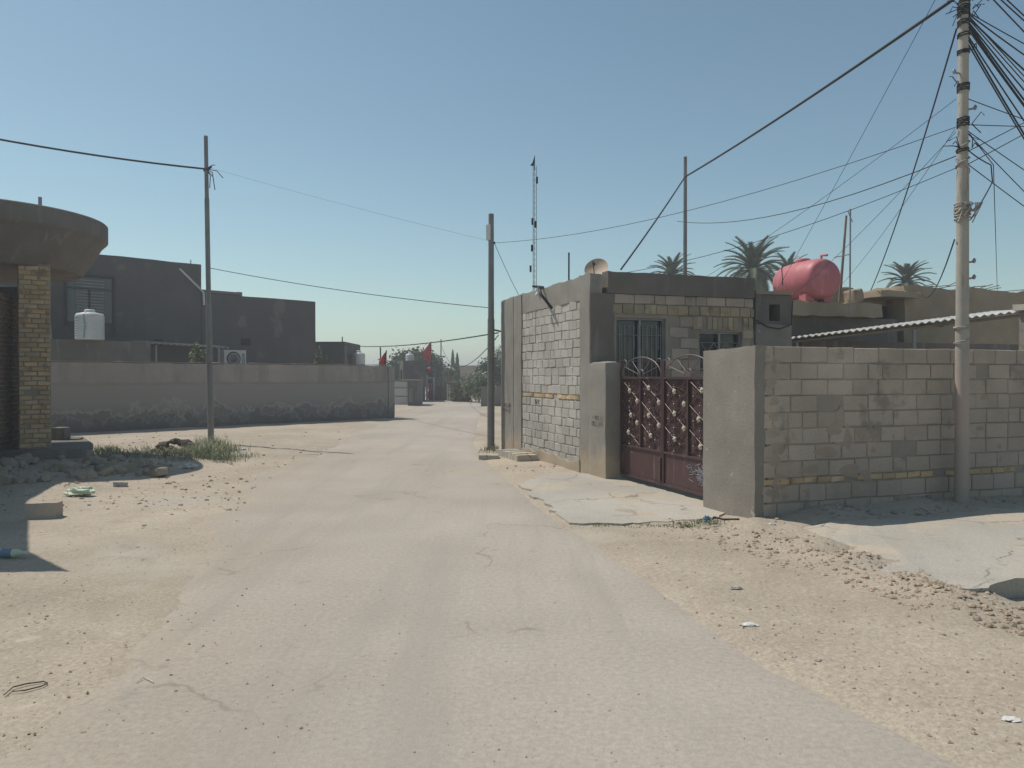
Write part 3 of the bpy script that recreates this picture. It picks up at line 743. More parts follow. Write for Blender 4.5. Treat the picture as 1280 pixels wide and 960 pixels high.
# flood lamp on the parapet
fl = thing('wall_lamp', 'dark bracket arm with a small lamp on the block house parapet', 'lamp', HL(2.35, .0, 3.1))
mb = MB(); p0 = HL(2.25, -.02, 3.45); p1 = HL(2.05, .16, 3.42); p2 = HL(1.72, .22, 3.24); p3 = HL(1.65, .03, 2.98)
mb.tube([HL(2.5, .1, 3.5), p0, p1, p2, p3], .028, 6); mb.build('arm', M['dark_metal'], fl)
mb = MB(); mb.lathe([(0, -.05), (.035, -.03), (.04, 0), (.02, .04), (0, .05)], HL(1.95, .22, 3.27), 10); mb.build('bulb', M['white_plastic'], fl)
wb = MB(); wb.tube([HL(LH, .0, 2.72), HL(LH + .1, .16, 2.76), HL(LH + .1, .24, 2.76)], .02, 6); wb.lathe([(.02, -.04), (.035, 0), (.02, .04)], HL(LH + .1, .24, 2.76), 8)
tag(wb.build('cable_bracket', M['dark_metal']), 'small dark cable bracket high on the far end of the block house road wall', 'bracket')

# ------------------------------------------------------------------ poles
tp_ = thing('utility_pole', 'tall pale painted steel utility pole wrapped in cables before the block wall', 'utility pole', (5.57, 9.5, 0))
mb = MB(); px_, py_ = 5.57, 9.5
mb.tube([(px_, py_, -.1), (px_, py_, 1.0), (px_ - .005, py_, 2.4)], [.083, .08, .078], 18)
mb.tube([(px_ - .005, py_, 2.36), (px_ - .01, py_, 4.2), (px_ - .01, py_, 4.3)], [.073, .069, .065], 18)
mb.tube([(px_ - .01, py_, 4.3), (px_ - .01, py_, 6.0), (px_ - .01, py_, 7.6)], [.061, .058, .052], 18)
mb.build('shaft', M['pole_paint'], tp_)
def wrap(mb, z, h, turns, R, r, seed):
    g_ = random.Random(seed); pts = []
    for i in range(turns * 20 + 1):
        a = i / 20 * 2 * math.pi; pts.append((px_ - .01 + (R + g_.uniform(0, .006)) * math.cos(a), py_ + (R + g_.uniform(0, .006)) * math.sin(a), z + h * i / (turns * 20) + g_.uniform(-.006, .006)))
    mb.tube(pts, r, 5)
mb = MB()
for z, h, t_, sd in ((6.12, .14, 6, 1), (6.0, .08, 3, 2), (5.86, .06, 2, 3), (5.66, .05, 3, 4), (5.2, .1, 4, 5), (4.76, .12, 5, 6), (4.45, .05, 2, 7), (6.28, .03, 2, 8)):
    wm = MB(); wrap(wm, z, h, t_, .062, .009, sd); wm.build('cable_wrap', M['cable'], tp_)
for i in range(26):      # loose ends
    z = rg.choice((6.3, 6.2, 6.1, 5.7, 5.25, 4.8, 4.5)); a = rg.uniform(-.6, .6) + rg.choice((0, math.pi)); R = .08
    p = Vector((px_ + R * math.cos(a), py_ - .04, z)); q = p + Vector((math.copysign(rg.uniform(.05, .2), math.cos(a)), rg.uniform(-.1, .05), rg.uniform(-.15, .12)))
    m_ = (p + q) / 2 + Vector((rg.uniform(-.05, .05), 0, rg.uniform(.0, .1))); mb = MB(); mb.tube([p, m_, q], .006, 4); mb.build('loose_end', M['cable'], tp_)
mb = MB()
for z, h, t_, sd in ((3.62, .22, 6, 11), (3.7, .1, 4, 12), (4.2, .4, 2, 13), (4.5, -.3, 1, 17), (2.05, .12, 1, 14), (2.28, .03, 2, 15)):
    wm = MB(); wrap(wm, z, h, t_, .084 if z < 3.9 else .07, .009, sd); wm.build('pale_wire_wrap', M['wire_pale'], tp_)
for i in range(12):
    a = rg.uniform(0, 6.28); p = Vector((px_ + .1 * math.cos(a), py_ - .06, 3.72)); mb.tube([p, p + Vector((rg.uniform(-.13, .13), -.04, .1)), p + Vector((rg.uniform(-.12, .12), -.05, rg.uniform(-.16, .1)))], .008, 4)
mb.build('pale_wire_tangle', M['wire_pale'], tp_)
mb = MB()
for z, s in ((5.42, -1), (4.98, 1), (2.9, 1), (3.1, 1)):
    mb = MB(); mb.tube([(px_ - .01 + s * .06, py_ - .02, z), (px_ - .01 + s * .14, py_ - .03, z + .01)], .012, 6); mb.lathe([(.01, -.03), (.025, 0), (.01, .03)], (px_ - .01 + s * .13, py_ - .03, z + .02), 8)
    mb.build('insulator', M['grey_metal'], tp_)

lp = thing('utility_pole', 'slim rusty steel utility pole rising from the weeds before the compound wall', 'utility pole', (-7.53, 19.2, 0))
t0, t1 = Vector((-7.53, 19.2, -.1)), W(258.5, 171, 19.2)
mb = MB(); mb.tube([t0, t0.lerp(t1, .45)], [.075, .07], 12); mb.tube([t0.lerp(t1, .44), t0.lerp(t1, .8)], [.06, .058], 12); mb.tube([t0.lerp(t1, .8), t1], [.05, .048], 12)
mb.build('shaft', M['steel_pole'], lp)
mb = MB(); at = t0.lerp(t1, .895)
for e in ((.25, -.1, -.55), (.12, -.1, -.5), (.45, -.1, -.25), (.2, .05, .1), (.18, 0, -.3)):
    mb.tube([at, at + Vector(e) * .5 + Vector((.06, 0, .06)), at + Vector(e)], .011, 5)
mb.tube([at + Vector((-.06, 0, -.05)), at + Vector((.09, -.05, 0)), at + Vector((.12, 0, .06))], .03, 6)
mb.build('loose_wires', M['cable'], lp)
mpole = thing('utility_pole', 'plain grey steel utility pole with a small white box near its top', 'utility pole', (-.485, 17.6, 0))
mb = MB(); mb.tube([(-.485, 17.6, -.1), (-.48, 17.6, 3)], [.085, .08], 14); mb.tube([(-.48, 17.6, 3), W(614, 268, 17.6)], [.07, .062], 14); mb.build('shaft', M['steel_pole'], mpole)
mb = MB(); p = W(610.5, 291, 17.55); mb.box(p.x - .05, p.x + .05, p.y - .05, p.y + .05, p.z - .17, p.z + .17); mb.build('box', M['white_plastic'], mpole)
mb = MB(); p = W(618, 304, 17.6); mb.tube([W(614, 302, 17.55), p], .015, 5); mb.lathe([(.01, -.03), (.03, 0), (.01, .03)], p, 8); mb.build('insulator', M['dark_metal'], mpole)
mb = MB()
mb.rough(Frame(G(598, 574)[:2], (1, .0), (0, -1)), 0, .42, -.25, .1, -.03, .1, step=.06, amp=.015, edge=.02)
tag(mb.build('concrete_footing', M['slab']), 'thin concrete footing slab at the base of the plain grey pole', 'slab')
st = thing('block_step', 'row of pale kerb blocks laid as a step against the block house wall', 'step', HL(3.1, .3, 0))
for i in range(7):
    m_ = MB(); a = 2.35 + i * .2
    m_.rough(HL, a, a + .192, .06, .5, -.02, .14 + .012 * (i % 2), step=.07, amp=.01, edge=.012); m_.build('kerb_block', M['slab'], st)
simple_pole('roof_pole', 'bare grey pole carrying the thick cable behind the block house', 'pole', (4.5, 20, -.1), W(856, 197, 20), .065, .045, M['steel_pole'])
simple_pole('antenna_pole', 'leaning weathered wooden pole behind the red tank', 'pole', W(1049, 378, 18.2), W(1057, 270, 18.2), .035, .025, M['wood'])
p_ = thing('antenna_pole', 'straight thin metal pole with a crossed tip in front of the red tank end', 'pole', W(1062, 392, 16.75))
mb = MB(); mb.tube([W(1062, 392, 16.75), W(1062, 262, 16.75)], .018, 8); mb.build('shaft', M['grey_metal'], p_)
mb = MB(); mb.tube([W(1059, 264, 16.75), W(1062, 272, 16.75), W(1065, 278, 16.75)], .01, 5); mb.tube([W(1042, 322, 16.9), W(1062, 318, 16.75)], .012, 5); mb.build('arm', M['grey_metal'], p_)

# ------------------------------------------------------------------ cables
def cable(label, pts, sag, r, group=None, name='cable', m='cable'):
    mb = MB(); P = [W(*p) for p in pts]; path = []
    for a, b in zip(P, P[1:]):
        k = 14
        for i in range(k + (1 if b is P[-1] else 0)):
            t = i / k; q = a.lerp(b, t); q.z -= sag * (b - a).length * 4 * t * (1 - t); path.append(q)
    mb.tube(path, r, 5)
    return tag(mb.build(name, M[m]), label, 'cable', group)
cable('thickest black cable from the tall right pole to the bare roof pole', [(1203, -8, 9.45), (855.5, 222, 19.95)], .006, .023)
cable('thick black cable dropping from the bare roof pole to the block house parapet', [(855.5, 222, 19.95), (776, 337, 15.2)], .006, .019)
cable('black cable dropping steeply from the tall pole to the mud house', [(1193, 38, 9.45), (1088, 363, 19.0)], .02, .011)
cable('hair thin wire crossing behind the thick cable down towards the red tank', [(1178, -20, 9.5), (957, 388, 18.2)], .004, .004)
cable('thin wire from the tall pole to the top of the plain grey pole', [(1193, 160, 9.5), (618, 304, 17.6)], .028, .005)
cable('dark wire from the tall pole to the crossarm of the bare roof pole', [(1193, 196, 9.5), (846, 277, 19.9)], .03, .007)
cable('second dark wire from the tall pole dipping towards the block house roof', [(1193, 211, 9.5), (768, 343, 14.2)], .03, .005)
for a, b, d2 in (((1193, 125), (878, 349), 15), ((1193, 166), (985, 374), 17.8), ((1192, 162), (1046, 362), 18.3)):
    cable('faint thin wire slanting from the tall pole down behind the red tank', [(a[0], a[1], 9.5), (b[0], b[1], d2)], .012, .0035, 'faint wires slanting left from the tall pole')
cable('black wire from the pale tangle on the tall pole down to the mud house roof', [(1192, 300, 9.5), (1150, 366, 20.3)], .03, .009)
PX2, PY2 = 9.6, 11.5
def fan_to(label, group, py0, py1, sag, r):
    a = W(1203, py0, 9.45); a.x += .05
    ze = a.z + (H - (py1 - HZ) / F * 10.02 - a.z) / .274 + sag * 4 * .9
    ze = max(1.6, min(7.3, ze)); b = Vector((PX2 - .06, PY2, ze)); k = 18; path = []
    for q in range(k + 1):
        t = q / k; p = a.lerp(b, t); p.z -= sag * (b - a).length * 4 * t * (1 - t); path.append(p)
    mb = MB(); mb.tube(path, r, 5); tag(mb.build('cable', M['cable']), label, 'cable', group)
for k, (y0, y1) in enumerate(((18, 56), (20, 68), (24, 85), (22, 97), (30, 112), (32, 122), (40, 135), (48, 150), (52, 164), (26, 104), (58, 172), (36, 128))):
    fan_to('black cable fanning steeply down to the right from the wraps on the tall pole', 'black cables fanning right from the tall pole', y0, y1, .01 + .008 * (k % 3), .007 + .002 * (k % 3))
for y0, y1 in ((-34, 30), (-30, 44), (-42, 24)): fan_to('black cable entering from above right of the tall pole top', 'black cables from above the tall pole', y0, y1, .004, .009)
for y0, y1 in ((157, 158), (190, 152), (206, 166), (165, 213), (168, 240), (206, 258), (125, 150)): fan_to('thin wire spreading right from the middle wraps of the tall pole', 'thin wires right of the tall pole middle', y0, y1, .006, .006)
simple_pole('utility_pole', 'plain steel utility pole standing beyond the right end of the yard wall', 'utility pole', (PX2, PY2, -.1), (PX2, PY2, 7.6), .09, .06, M['pole_paint'])
cable('wire hanging straight down right of the tall pole', [(1210, 168, 9.45), (1240, 207, 10.2), (1246, 366, 20.8)], 0, .006)
cable('curved loose wire looping right of the tall pole back to the pale tangle', [(1210, 190, 9.45), (1237, 207, 9.8), (1239, 228, 9.8), (1212, 275, 9.45)], .02, .008)
cable('thick black cable sagging from the left edge to the slim rusty pole', [(-300, 110, 15), (258.5, 212, 19.15)], .022, .024)
cable('thin wire from the rusty pole across the sky to the plain grey pole', [(262, 335, 19.2), (614, 385, 17.6)], .012, .0085)
cable('faint wire from the rusty pole top to the plain grey pole', [(259, 209, 19.2), (614, 302, 17.6)], .006, .0022)
cable('dark wire from the block house end to the thin post beyond the compound wall', [(623, 416, 17.75), (432, 431.5, 37.55)], .008, .016)
cable('lower sagging wire from the block house end towards the far trees', [(623, 419, 17.75), (551.3, 430, 55.95)], .03, .012)
cable('slack guy wire from the plain grey pole down to the block house parapet', [(618, 304, 17.6), (650, 372, 16.6)], .02, .006)

# ------------------------------------------------------------------ round canopy building, left
cc = Vector((-10.3, 14.9, 0))
rb = thing('round_canopy_building', 'unfinished brick building with a round concrete canopy over a yellow brick column', 'building', cc)
mb = MB(); mb.lathe([(0, 3.72), (1.72, 3.72), (1.75, 3.75), (2.1, 4.33), (2.19, 4.42), (2.2, 4.44), (2.2, 4.74), (2.18, 4.76), (0, 4.77)], cc, 72, smooth=False)
mb.build('canopy', M['house_canopy'] if 'house_canopy' in M else M['dark_cement'], rb)
FC = Frame((-8.98, 13.98), (.86, .5), (.5, -.86))
cl = MB(); cl.fbox(FC, -.0, .5, -.5, -.02, .3, 3.76); col_ = cl.build('column', M['mortar'], rb)
mb = MB(); blocks(mb, FC, 0, .5, .38, 3.72, 0, .23, .088, rg, jt=.018, var=.22, hue=.05, gone=.02)
mb.build('brick_face', M['brick_yellow'], col_)
FC2 = Frame(FC(0, -.5, 0)[:2], (.5, -.86), (-.86, -.5))
mb = MB(); blocks(mb, FC2, 0, .5, .38, 3.72, .012, .23, .088, rg, jt=.018, var=.22)
mb.build('side_face', M['brick_brown'], col_)
mb = MB()
# walls: front face beside the column, then running towards the viewer out of the picture
FA = Frame((-9.35, 14.35), (-.42 * -1, -.9), (.9, .42))
pA, pB = Vector((-9.35, 14.5, 0)), Vector((-8.3, 8.9, 0))
d_ = (pB - pA); FA = Frame(pA[:2], d_, (-d_.y, d_.x))
mb.fbox(FA, .0, 5.69, -.3, 0, .3, 3.2)
FA2 = Frame((-13, 14.75), (1, 0), (0, -1)); mb.fbox(FA2, 0, 3.9, -.3, 0, .3, 3.2)
mb.fbox(FA, 1.6, 5.69, -.3, 0, 3.2, 4.4)
mb.build('wall', M['mortar'], rb)
mb = MB(); blocks(mb, FA2, 0, 3.9, .35, 3.2, .01, .23, .085, rg, jt=.016, var=.25); blocks(mb, FA, 0, 5.69, .35, 3.2, .01, .23, .085, rg, jt=.016, var=.25)
mb.build('brick_face', M['brick_brown'], rb)
mb = MB(); mb.prism([(-6.31, 8.1), (-7.13, 8.84), (-9.1, 11.94), (-9.6, 13.2), (-13.5, 13.4), (-13.5, 8.1)], 4.42, 4.62); mb.build('roof_slab', M['dark_cement'], rb)
mb = MB(); mb.fbox(FA2, -.0, 2.0, -2.6, -2.5, .3, 3.7); mb.build('interior_dark_sheet', M['dark_void'], rb)  # near-black sheet painted for the shade inside the open gap
mb = MB(); mb.prism([(-13.5, 13.75), (-8.5, 13.55), (-7.9, 14.2), (-8.3, 15.2), (-9.5, 17), (-13.5, 17)], -.1, .36); mb.build('plinth', M['dark_cement'], rb)
mb = MB(); mb.tube([W(51.5, 262, 15.6), W(51.5, 247, 15.6)], .035, 8); mb.build('roof_rod', M['grey_metal'], rb)

# ------------------------------------------------------------------ compound wall and the dark house behind it
wa, wb_ = Vector((-17.5, 18.3, 0)), Vector((-4.97, 30.8, 0)); dv = (wb_ - wa); LW = dv.length
FCW = Frame(wa[:2], dv, (dv.y, -dv.x))
cw = thing('compound_wall', 'long damp stained plaster compound wall along the left side of the road', 'wall', (-11, 24.6, 0))
mb = MB(); mb.rough(FCW, 0, LW, -.22, 0, -.1, lambda s, n: 2.11 + .012 * N((s * 1.3, n, 0), 1, 3), step=.22, amp=.018, edge=.01); mb.build('wall_face', M['compound'], cw)
mb = MB(); mb.rough(FCW, LW + .01, LW + .3, -4.5, .03, -.1, 2.07, step=.2, amp=.015); mb.build('end_pier', M['compound'], cw)
mb = MB(); mb.rough(FCW, 0, LW, -.24, .02, 2.125, lambda s, n: 2.15 + .012 * N((s * 2, n, 0), 1, 2), step=.2, amp=.012); mb.build('coping', M['cement'], cw)
FH = Frame((-17.6, 26.6), (1, 1), (1, -1))
hs = thing('dark_plaster_house', 'dark grey plastered two storey house behind the compound wall', 'house', FH(6, -3, 0))
mb = MB(); mb.rough(FH, -6, 6.9, -8, 0, -.1, lambda s, n: 6.26 + .035 * N((s * .8, n, 0), 1, 3), step=.6, amp=.015); mb.build('main_block', M['house'], hs)
mb = MB(); mb.rough(FH, 6.92, 12.15, -7, .02, -.1, lambda s, n: 5.1 + .03 * N((s * .8, n, 0), 1, 3), step=.6, amp=.015); mb.build('side_block', M['house'], hs)
mb = MB(); mb.fbox(FH, 6.92, 8.6, -7, .06, 5.13, 5.24); mb.build('roof_edge', M['dark_cement'], hs)
mb = MB(); mb.fbox(FH, 1.95, 3.5, .0, .03, 3.7, 5.35); wn = mb.build('window', M['glass'], hs)
mb = MB()
for a, b, c, d in ((1.9, 1.97, 3.5, 5.45), (3.5, 3.57, 3.2, 5.45), (1.98, 3.49, 5.36, 5.45), (1.98, 3.49, 4.9, 4.95), (2.68, 2.73, 3.7, 4.89), (1.98, 3.49, 3.65, 3.7)): mb.fbox(FH, a, b, .031, .1, c, d)
mb.build('frame', M['dark_metal'], wn)
mb = MB()
for k in range(12): mb.fbox(FH, 2.25, 3.2, .035, .05, 4.0 + k * .11, 4.05 + k * .11)
mb.build('louvres', M['steel_pole'], wn)
mb = MB(); mb.tube([FH(6.0, .06, 6.0), FH(6.88, .08, 5.2), FH(6.95, .1, 5.1), FH(6.97, .1, 4.6)], .045, 8); mb.build('drain_pipe', M['white_plastic'], hs)
mb = MB(); mb.tube([FH(1.3, .06, 5.3), FH(1.42, .06, 3.0)], .05, 8); mb.build('drain_pipe', M['white_plastic'], hs)
mb = MB(); mb.fbox(FH, 5.0, 5.35, .0, .02, 2.9, 3.15); mb.build('vent', M['dark_void'], hs); mb = MB(); mb.fbox(FH, 8.6, 9.0, .02, .04, 3.0, 3.3); mb.build('vent', M['dark_void'], hs)
mb = MB(); mb.fbox(FH, 8.6, 8.8, -.5, -.3, 5.13, 5.3); mb.tube([FH(6.6, -.3, 6.27), FH(6.6, -.3, 6.45)], .02, 5); mb.build('roof_rod', M['grey_metal'], hs)
led = thing('tank_ledge', 'low grey wall below the dark house window with the white tank on it', 'wall', FH(2, 1, 0))
mb = MB(); mb.rough(FH, -2, 4.2, .5, 1.9, -.1, 2.95, step=.5, amp=.01); mb.build('wall', M['compound2'] if 'compound2' in M else M['dark_cement'], led)
def vtank(name, label, base, r, h, m, stripe=False, group=None):
    t_ = thing(name, label, 'water tank', base, group); b = Vector(base); mb = MB()
    pr = [(r * .97, 0), (r, .03)]
    for k in range(8):
        z = .08 + (h - .25) * k / 8; dz = (h - .25) / 8
        pr += [(r, z), (r * .975, z + dz * .15), (r * .975, z + dz * .3), (r, z + dz * .45)]
    pr += [(r, h - .14), (r * .9, h - .05), (r * .4, h), (0, h)]
    mb.lathe(pr, b, 28); mb.build('tank_body', m, t_)
    mb = MB(); mb.lathe([(r * .36, h), (r * .38, h + .07), (r * .3, h + .1), (0, h + .1)], b, 18); mb.build('lid', m, t_)
    if stripe:
        mb = MB(); mb.tube([b + Vector((.05, -r - .012, .05)), b + Vector((.1, -r - .012, h * .5)), b + Vector((.04, -r - .012, h - .12)), b + Vector((.02, -r * .6, h))], .02, 5); mb.build('green_hose', M['bag_mint'], t_)
    return t_
vtank('white_water_tank', 'white water tank with a green hose standing below the dark house window', Vector((*W(112.5, 427, 26.6)[:2], 2.95)), .46, .95, M['white_plastic'], True)
mb = MB(); f0 = FH(4.3, 1.3, 0)
aw2 = thing('corrugated_awning', 'small corrugated awning above a dark recess beside the dark house', 'awning', FH(5.3, 1, 0))
vs = []; n = 72
for lay in (0, .015):
    for e in range(2):
        for i in range(n + 1):
            t = i / n; p = FH(4.2 + 3.1 * t, 1.7 - 1.6 * e, 2.92 - .1 * t + .12 * e + .03 * math.sin(t * 14 * 2 * math.pi) + lay); vs.append(p)
q = n + 1; fs = []
for i in range(n): fs += [(i, q + i, q + i + 1, i + 1), (2 * q + i, 2 * q + i + 1, 3 * q + i + 1, 3 * q + i), (i, i + 1, 2 * q + i + 1, 2 * q + i)]
mb.add(vs, fs); mb.build('sheet', M['corrugated'], aw2)
for s in (4.5, 6.9):
    m_ = MB(); m_.tube([FH(s, 1.6, 0), FH(s, 1.6, 2.85)], .05, 8); m_.build('post', M['grey_metal'], aw2)
ac = thing('air_conditioner', 'white outdoor air conditioner unit above the compound wall', 'air conditioner', FH(7.95, .5, 2.2))
mb = MB(); mb.fbox(FH, 7.65, 8.6, .05, .45, 2.05, 2.78); mb.build('casing', M['white_paint'], ac)
Mx3 = Matrix((FH.d, Vector((0, 0, 1)), FH.n)).transposed()
mb = MB(); mb.lathe([(.29, 0), (.3, .02), (.27, .03), (.0, .012)], FH(8.05, .455, 2.42), 24, Mx3); mb.build('fan', M['dark_metal'], ac)
mb = MB()
for k in range(5): mb.lathe([(.05 * k + .03, .034), (.05 * k + .045, .036)], FH(8.05, .455, 2.42), 24, Mx3)
mb.build('fan_guard', M['grey_metal'], ac)
mb = MB(); mb.fbox(FH, 8.42, 8.55, .451, .46, 2.2, 2.65); mb.build('side_panel', M['grey_metal'], ac)
mb = MB(); mb.tube([FH(7.7, .3, 0), FH(7.7, .3, 2.05)], .03, 6); mb.tube([FH(8.5, .3, 0), FH(8.5, .3, 2.05)], .03, 6); mb.build('stand', M['grey_metal'], ac)
hs2 = thing('small_dark_house', 'low dark flat roofed house at the right end of the dark plaster house', 'house', W(415, 530, 40) * 1)
hs2.location = (W(412, 470, 39).x, 40, 0); WLOC[hs2.name] = Vector(hs2.location)
mb = MB(); mb.box(W(380, 470, 38).x, W(430.5, 470, 38).x, 38, 42, -.1, 3.4); mb.build('wall', M['house'], hs2)
mb = MB(); mb.box(W(430.5, 470, 39).x + .01, W(441, 470, 39).x, 39, 42, -.1, 2.75); mb.build('side_block', M['house'], hs2)
mb = MB(); mb.tube([W(428, 427, 38.2), W(428, 421, 38.2)], .03, 6); mb.build('roof_rod', M['dark_metal'], hs2)
simple_pole('thin_post', 'thin grey post at the right end of the low dark house', 'post', (W(432, 470, 37.6).x, 37.6, 0), W(432, 431, 37.6), .03, .03, M['steel_pole'])
vtank('white_water_tank', 'white water tank between the low dark house and the leaning red flag', (W(448.5, 470, 40).x, 40, 2.25), .33, .68, M['white_plastic'])
mb = MB(); mb.box(W(439, 470, 40).x, W(458, 470, 40).x, 39.5, 41, -.1, 2.24); tag(mb.build('tank_stand', M['house']), 'low dark block stand carrying the white tank beyond the compound wall', 'stand')

# ------------------------------------------------------------------ foliage
def leaves(mb, c, rx, ry, rz, clumps, per, size, rg, spread=.28, lowcut=-.6):
    c = Vector(c)
    for _ in range(clumps):
        while True:
            p = Vector((rg.uniform(-1, 1), rg.uniform(-1, 1), rg.uniform(lowcut, 1)))
            if .25 < p.length < 1: break
        p = p * (.75 + .3 * N(p * 2 + c, 1, 2))
        q = c + Vector((p.x * rx, p.y * ry, p.z * rz)); t = rg.uniform(.65, 1.35)
        for _ in range(per):
            o = Vector((rg.gauss(0, 1) * rx, rg.gauss(0, 1) * ry, rg.gauss(0, 1) * rz)) * spread * .5
            d = Vector((rg.gauss(0, 1), rg.gauss(0, 1), rg.gauss(0, .6))).normalized(); e = d.orthogonal().normalized()
            e = (e * math.cos(rg.random() * 6) + d.cross(e) * math.sin(rg.random() * 6)).normalized()
            s = size * rg.uniform(.6, 1.3); m_ = q + o; tt = t * rg.uniform(.85, 1.15)
            mb.add([m_ - d * s, m_ + e * s * .45, m_ + d * s, m_ - e * s * .45], [(0, 1, 2, 3)], (tt, tt, tt))
def tree(name, label, cat, base, c, rx, ry, rz, clumps, per, size, m, seed, trunk=.12, group=None):
    t_ = thing(name, label, cat, base, group); rg_ = random.Random(seed); b = Vector(base); c = Vector(c)
    mb = MB(); fork = b.lerp(c, .55)
    mb.tube([b - Vector((0, 0, .1)), b.lerp(fork, .5) + Vector((rg_.uniform(-.1, .1), 0, 0)), fork], [trunk, trunk * .85, trunk * .7], 8)
    for k in range(6):
        a = k * 1.05 + rg_.random(); e = c + Vector((rx * .6 * math.cos(a), ry * .6 * math.sin(a), rz * rg_.uniform(-.1, .6)))
        mb.tube([fork, fork.lerp(e, .5) + Vector((0, 0, .1 * rz)), e], [trunk * .5, trunk * .3, trunk * .1], 5)
    mb.build('trunk', M['bark'], t_)
    mb = MB(); leaves(mb, c, rx, ry, rz, clumps, per, size, rg_); mb.build('crown', m, t_)
    return t_
def palm(label, px, py, d, R_, seed, fr=34):
    ctr = W(px, py, d); base = Vector((ctr.x, ctr.y, 0)); rg_ = random.Random(seed)
    t_ = thing('date_palm', label, 'palm tree', base, 'date palms behind the houses'); mb = MB()
    n_ = 14; mb.tube([base.lerp(ctr, i / n_) for i in range(n_ + 1)], [.24 + .03 * (i % 2) for i in range(n_ + 1)], 10); mb.build('trunk', M['bark'], t_)
    mb = MB()
    for k in range(fr):
        az_ = k * 2.4 + rg_.random() * .4; el = lerp(1.5, -.35, (k / fr) ** 1.25); L = R_ * rg_.uniform(.85, 1.1)
        h = Vector((math.cos(az_), math.sin(az_), 0)); pts = []; p = ctr.copy(); e_ = el; m_ = 12
        for i in range(m_ + 1):
            pts.append(p.copy()); p = p + (h * math.cos(e_) + Vector((0, 0, math.sin(e_)))) * L / m_; e_ -= (.085 + .03 * (1 - el / 1.5))
        t = rg_.uniform(.7, 1.25); mb.tube(pts, [.03 * (1 - .8 * i / m_) for i in range(m_ + 1)], 4, (t, t, t))
        sdv = h.cross(Vector((0, 0, 1)))
        for i in range(2, m_ * 3):
            f = i / 3; j = min(int(f), m_ - 1); q = pts[j].lerp(pts[j + 1], f - j); dr = (pts[j + 1] - pts[j]).normalized()
            ll = R_ * .2 * (1 - abs(f / m_ - .45)) * rg_.uniform(.8, 1.1)
            for sd in (-1, 1):
                v_ = (dr * .75 + sdv * sd * .8 + Vector((0, 0, .25))).normalized() * ll; wv = dr * .045
                mb.add([q - wv, q + v_, q + wv], [(0, 1, 2)], (t, t, t))
    mb.build('crown', M['palm_leaf'], t_)
palm('date palm with a full upright crown left of the red tank', 941, 339, 42, 2.15, 1, 56)
palm('date palm half hidden behind the block house parapet under the bare pole', 840, 346, 48, 1.7, 2, 40)
palm('date palm crown showing over the mud house roof', 1132, 354, 44, 1.6, 3, 40)
palm('low spreading date palm partly hidden behind the red tank', 985, 343, 46, 1.5, 4, 30)
at_ = lambda px, d: (px - CX) / F * d
tree('broad_tree', 'broad dark green tree dome beyond the low grey cube house', 'tree', (-8.4, 68, 0), (-8.5, 68, 2.3), 2.8, 2.4, 1.95, 420, 34, .17, M['leaf'], 5, .2)
for i, (px, py, d, rx, rz, lb, m_) in enumerate(((598, 484, 50, 1.2, 1.15, 'dusty bush with pale leaves by the far side of the road', 'leaf_pale'), (578, 491, 51, .85, 1.0, 'small dusty bush beside the reed hut', 'leaf_dusty'), (612, 472, 55, 1.4, 1.8, 'taller green bush behind the plain grey pole', 'leaf'), (606, 487, 48, .75, .8, 'low green bush in front of the pale leaved dusty bush', 'leaf_dusty'), (562, 466, 56, .55, .38, 'pale flowering shrub above the reed hut', 'leaf_pale'), (625, 462, 60, 1.5, 2.3, 'grey green tree against the far end of the block house', 'leaf_dusty'))):
    c = W(px, py, d); tree('bush', lb, 'bush', (c.x, c.y, 0), c, rx, rx * .8, rz, 120, 26, .1, M[m_], 20 + i, .06)
for i, (px, d, rx, rz, lb) in enumerate(((520, 84, 2.6, 1.5, 'dark bush behind the far cube house'), (556, 80, 2.0, 1.35, 'dark bush behind the stick fence'), (590, 78, 2.2, 1.2, 'dark bush behind the pale leaved dusty bush'), (618, 74, 2.0, 1.4, 'dark bush behind the grey panel fence'))):
    tree('bush', lb, 'bush', (at_(px, d), d, 0), (at_(px, d), d, rz * .75), rx, 1.2, rz, 90, 24, .17, M['leaf_dusty'], 60 + i, .08)
for px, py, d, lb in ((566, 440, 62, 'left and taller of two slim cypress trees beyond the road'), (571.5, 444, 60, 'right and shorter of two slim cypress trees beyond the road')):
    tp2 = W(px, py, d); t_ = thing('cypress', lb, 'tree', (tp2.x, d, 0), 'slim cypress trees'); mb = MB(); rg_ = random.Random(int(px))
    mb.tube([(tp2.x, d, -.1), (tp2.x, d, tp2.z * .5)], .06, 6); mb.build('trunk', M['bark'], t_); mb = MB()
    for k in range(900):
        f = rg_.random(); z = lerp(.5, tp2.z, f); r_ = .33 * (1 - f) ** .7 * rg_.uniform(.3, 1); a = rg_.random() * 6.28
        q = Vector((tp2.x + r_ * math.cos(a), d + r_ * math.sin(a), z)); t = rg_.uniform(.7, 1.2); mb.add([q, q + Vector((.05, 0, .05)), q + Vector((rg_.uniform(-.05, .05), 0, .22)), q + Vector((-.05, .02, .06))], [(0, 1, 2, 3)], (t, t, t))
    mb.build('crown', M['leaf_dusty'], t_)
for px, py, d, lb in ((247, 447, 25.8, 'leafy plant top showing over the compound wall beside the rusty pole'), (399, 449, 31, 'pale leafy plant top showing over the compound wall below the low dark house')):
    c = W(px, py, d); tree('garden_plant', lb, 'plant', (c.x, c.y, 0), c, .3, .3, .5, 26, 16, .07, M['leaf_dusty'], int(px), .03)

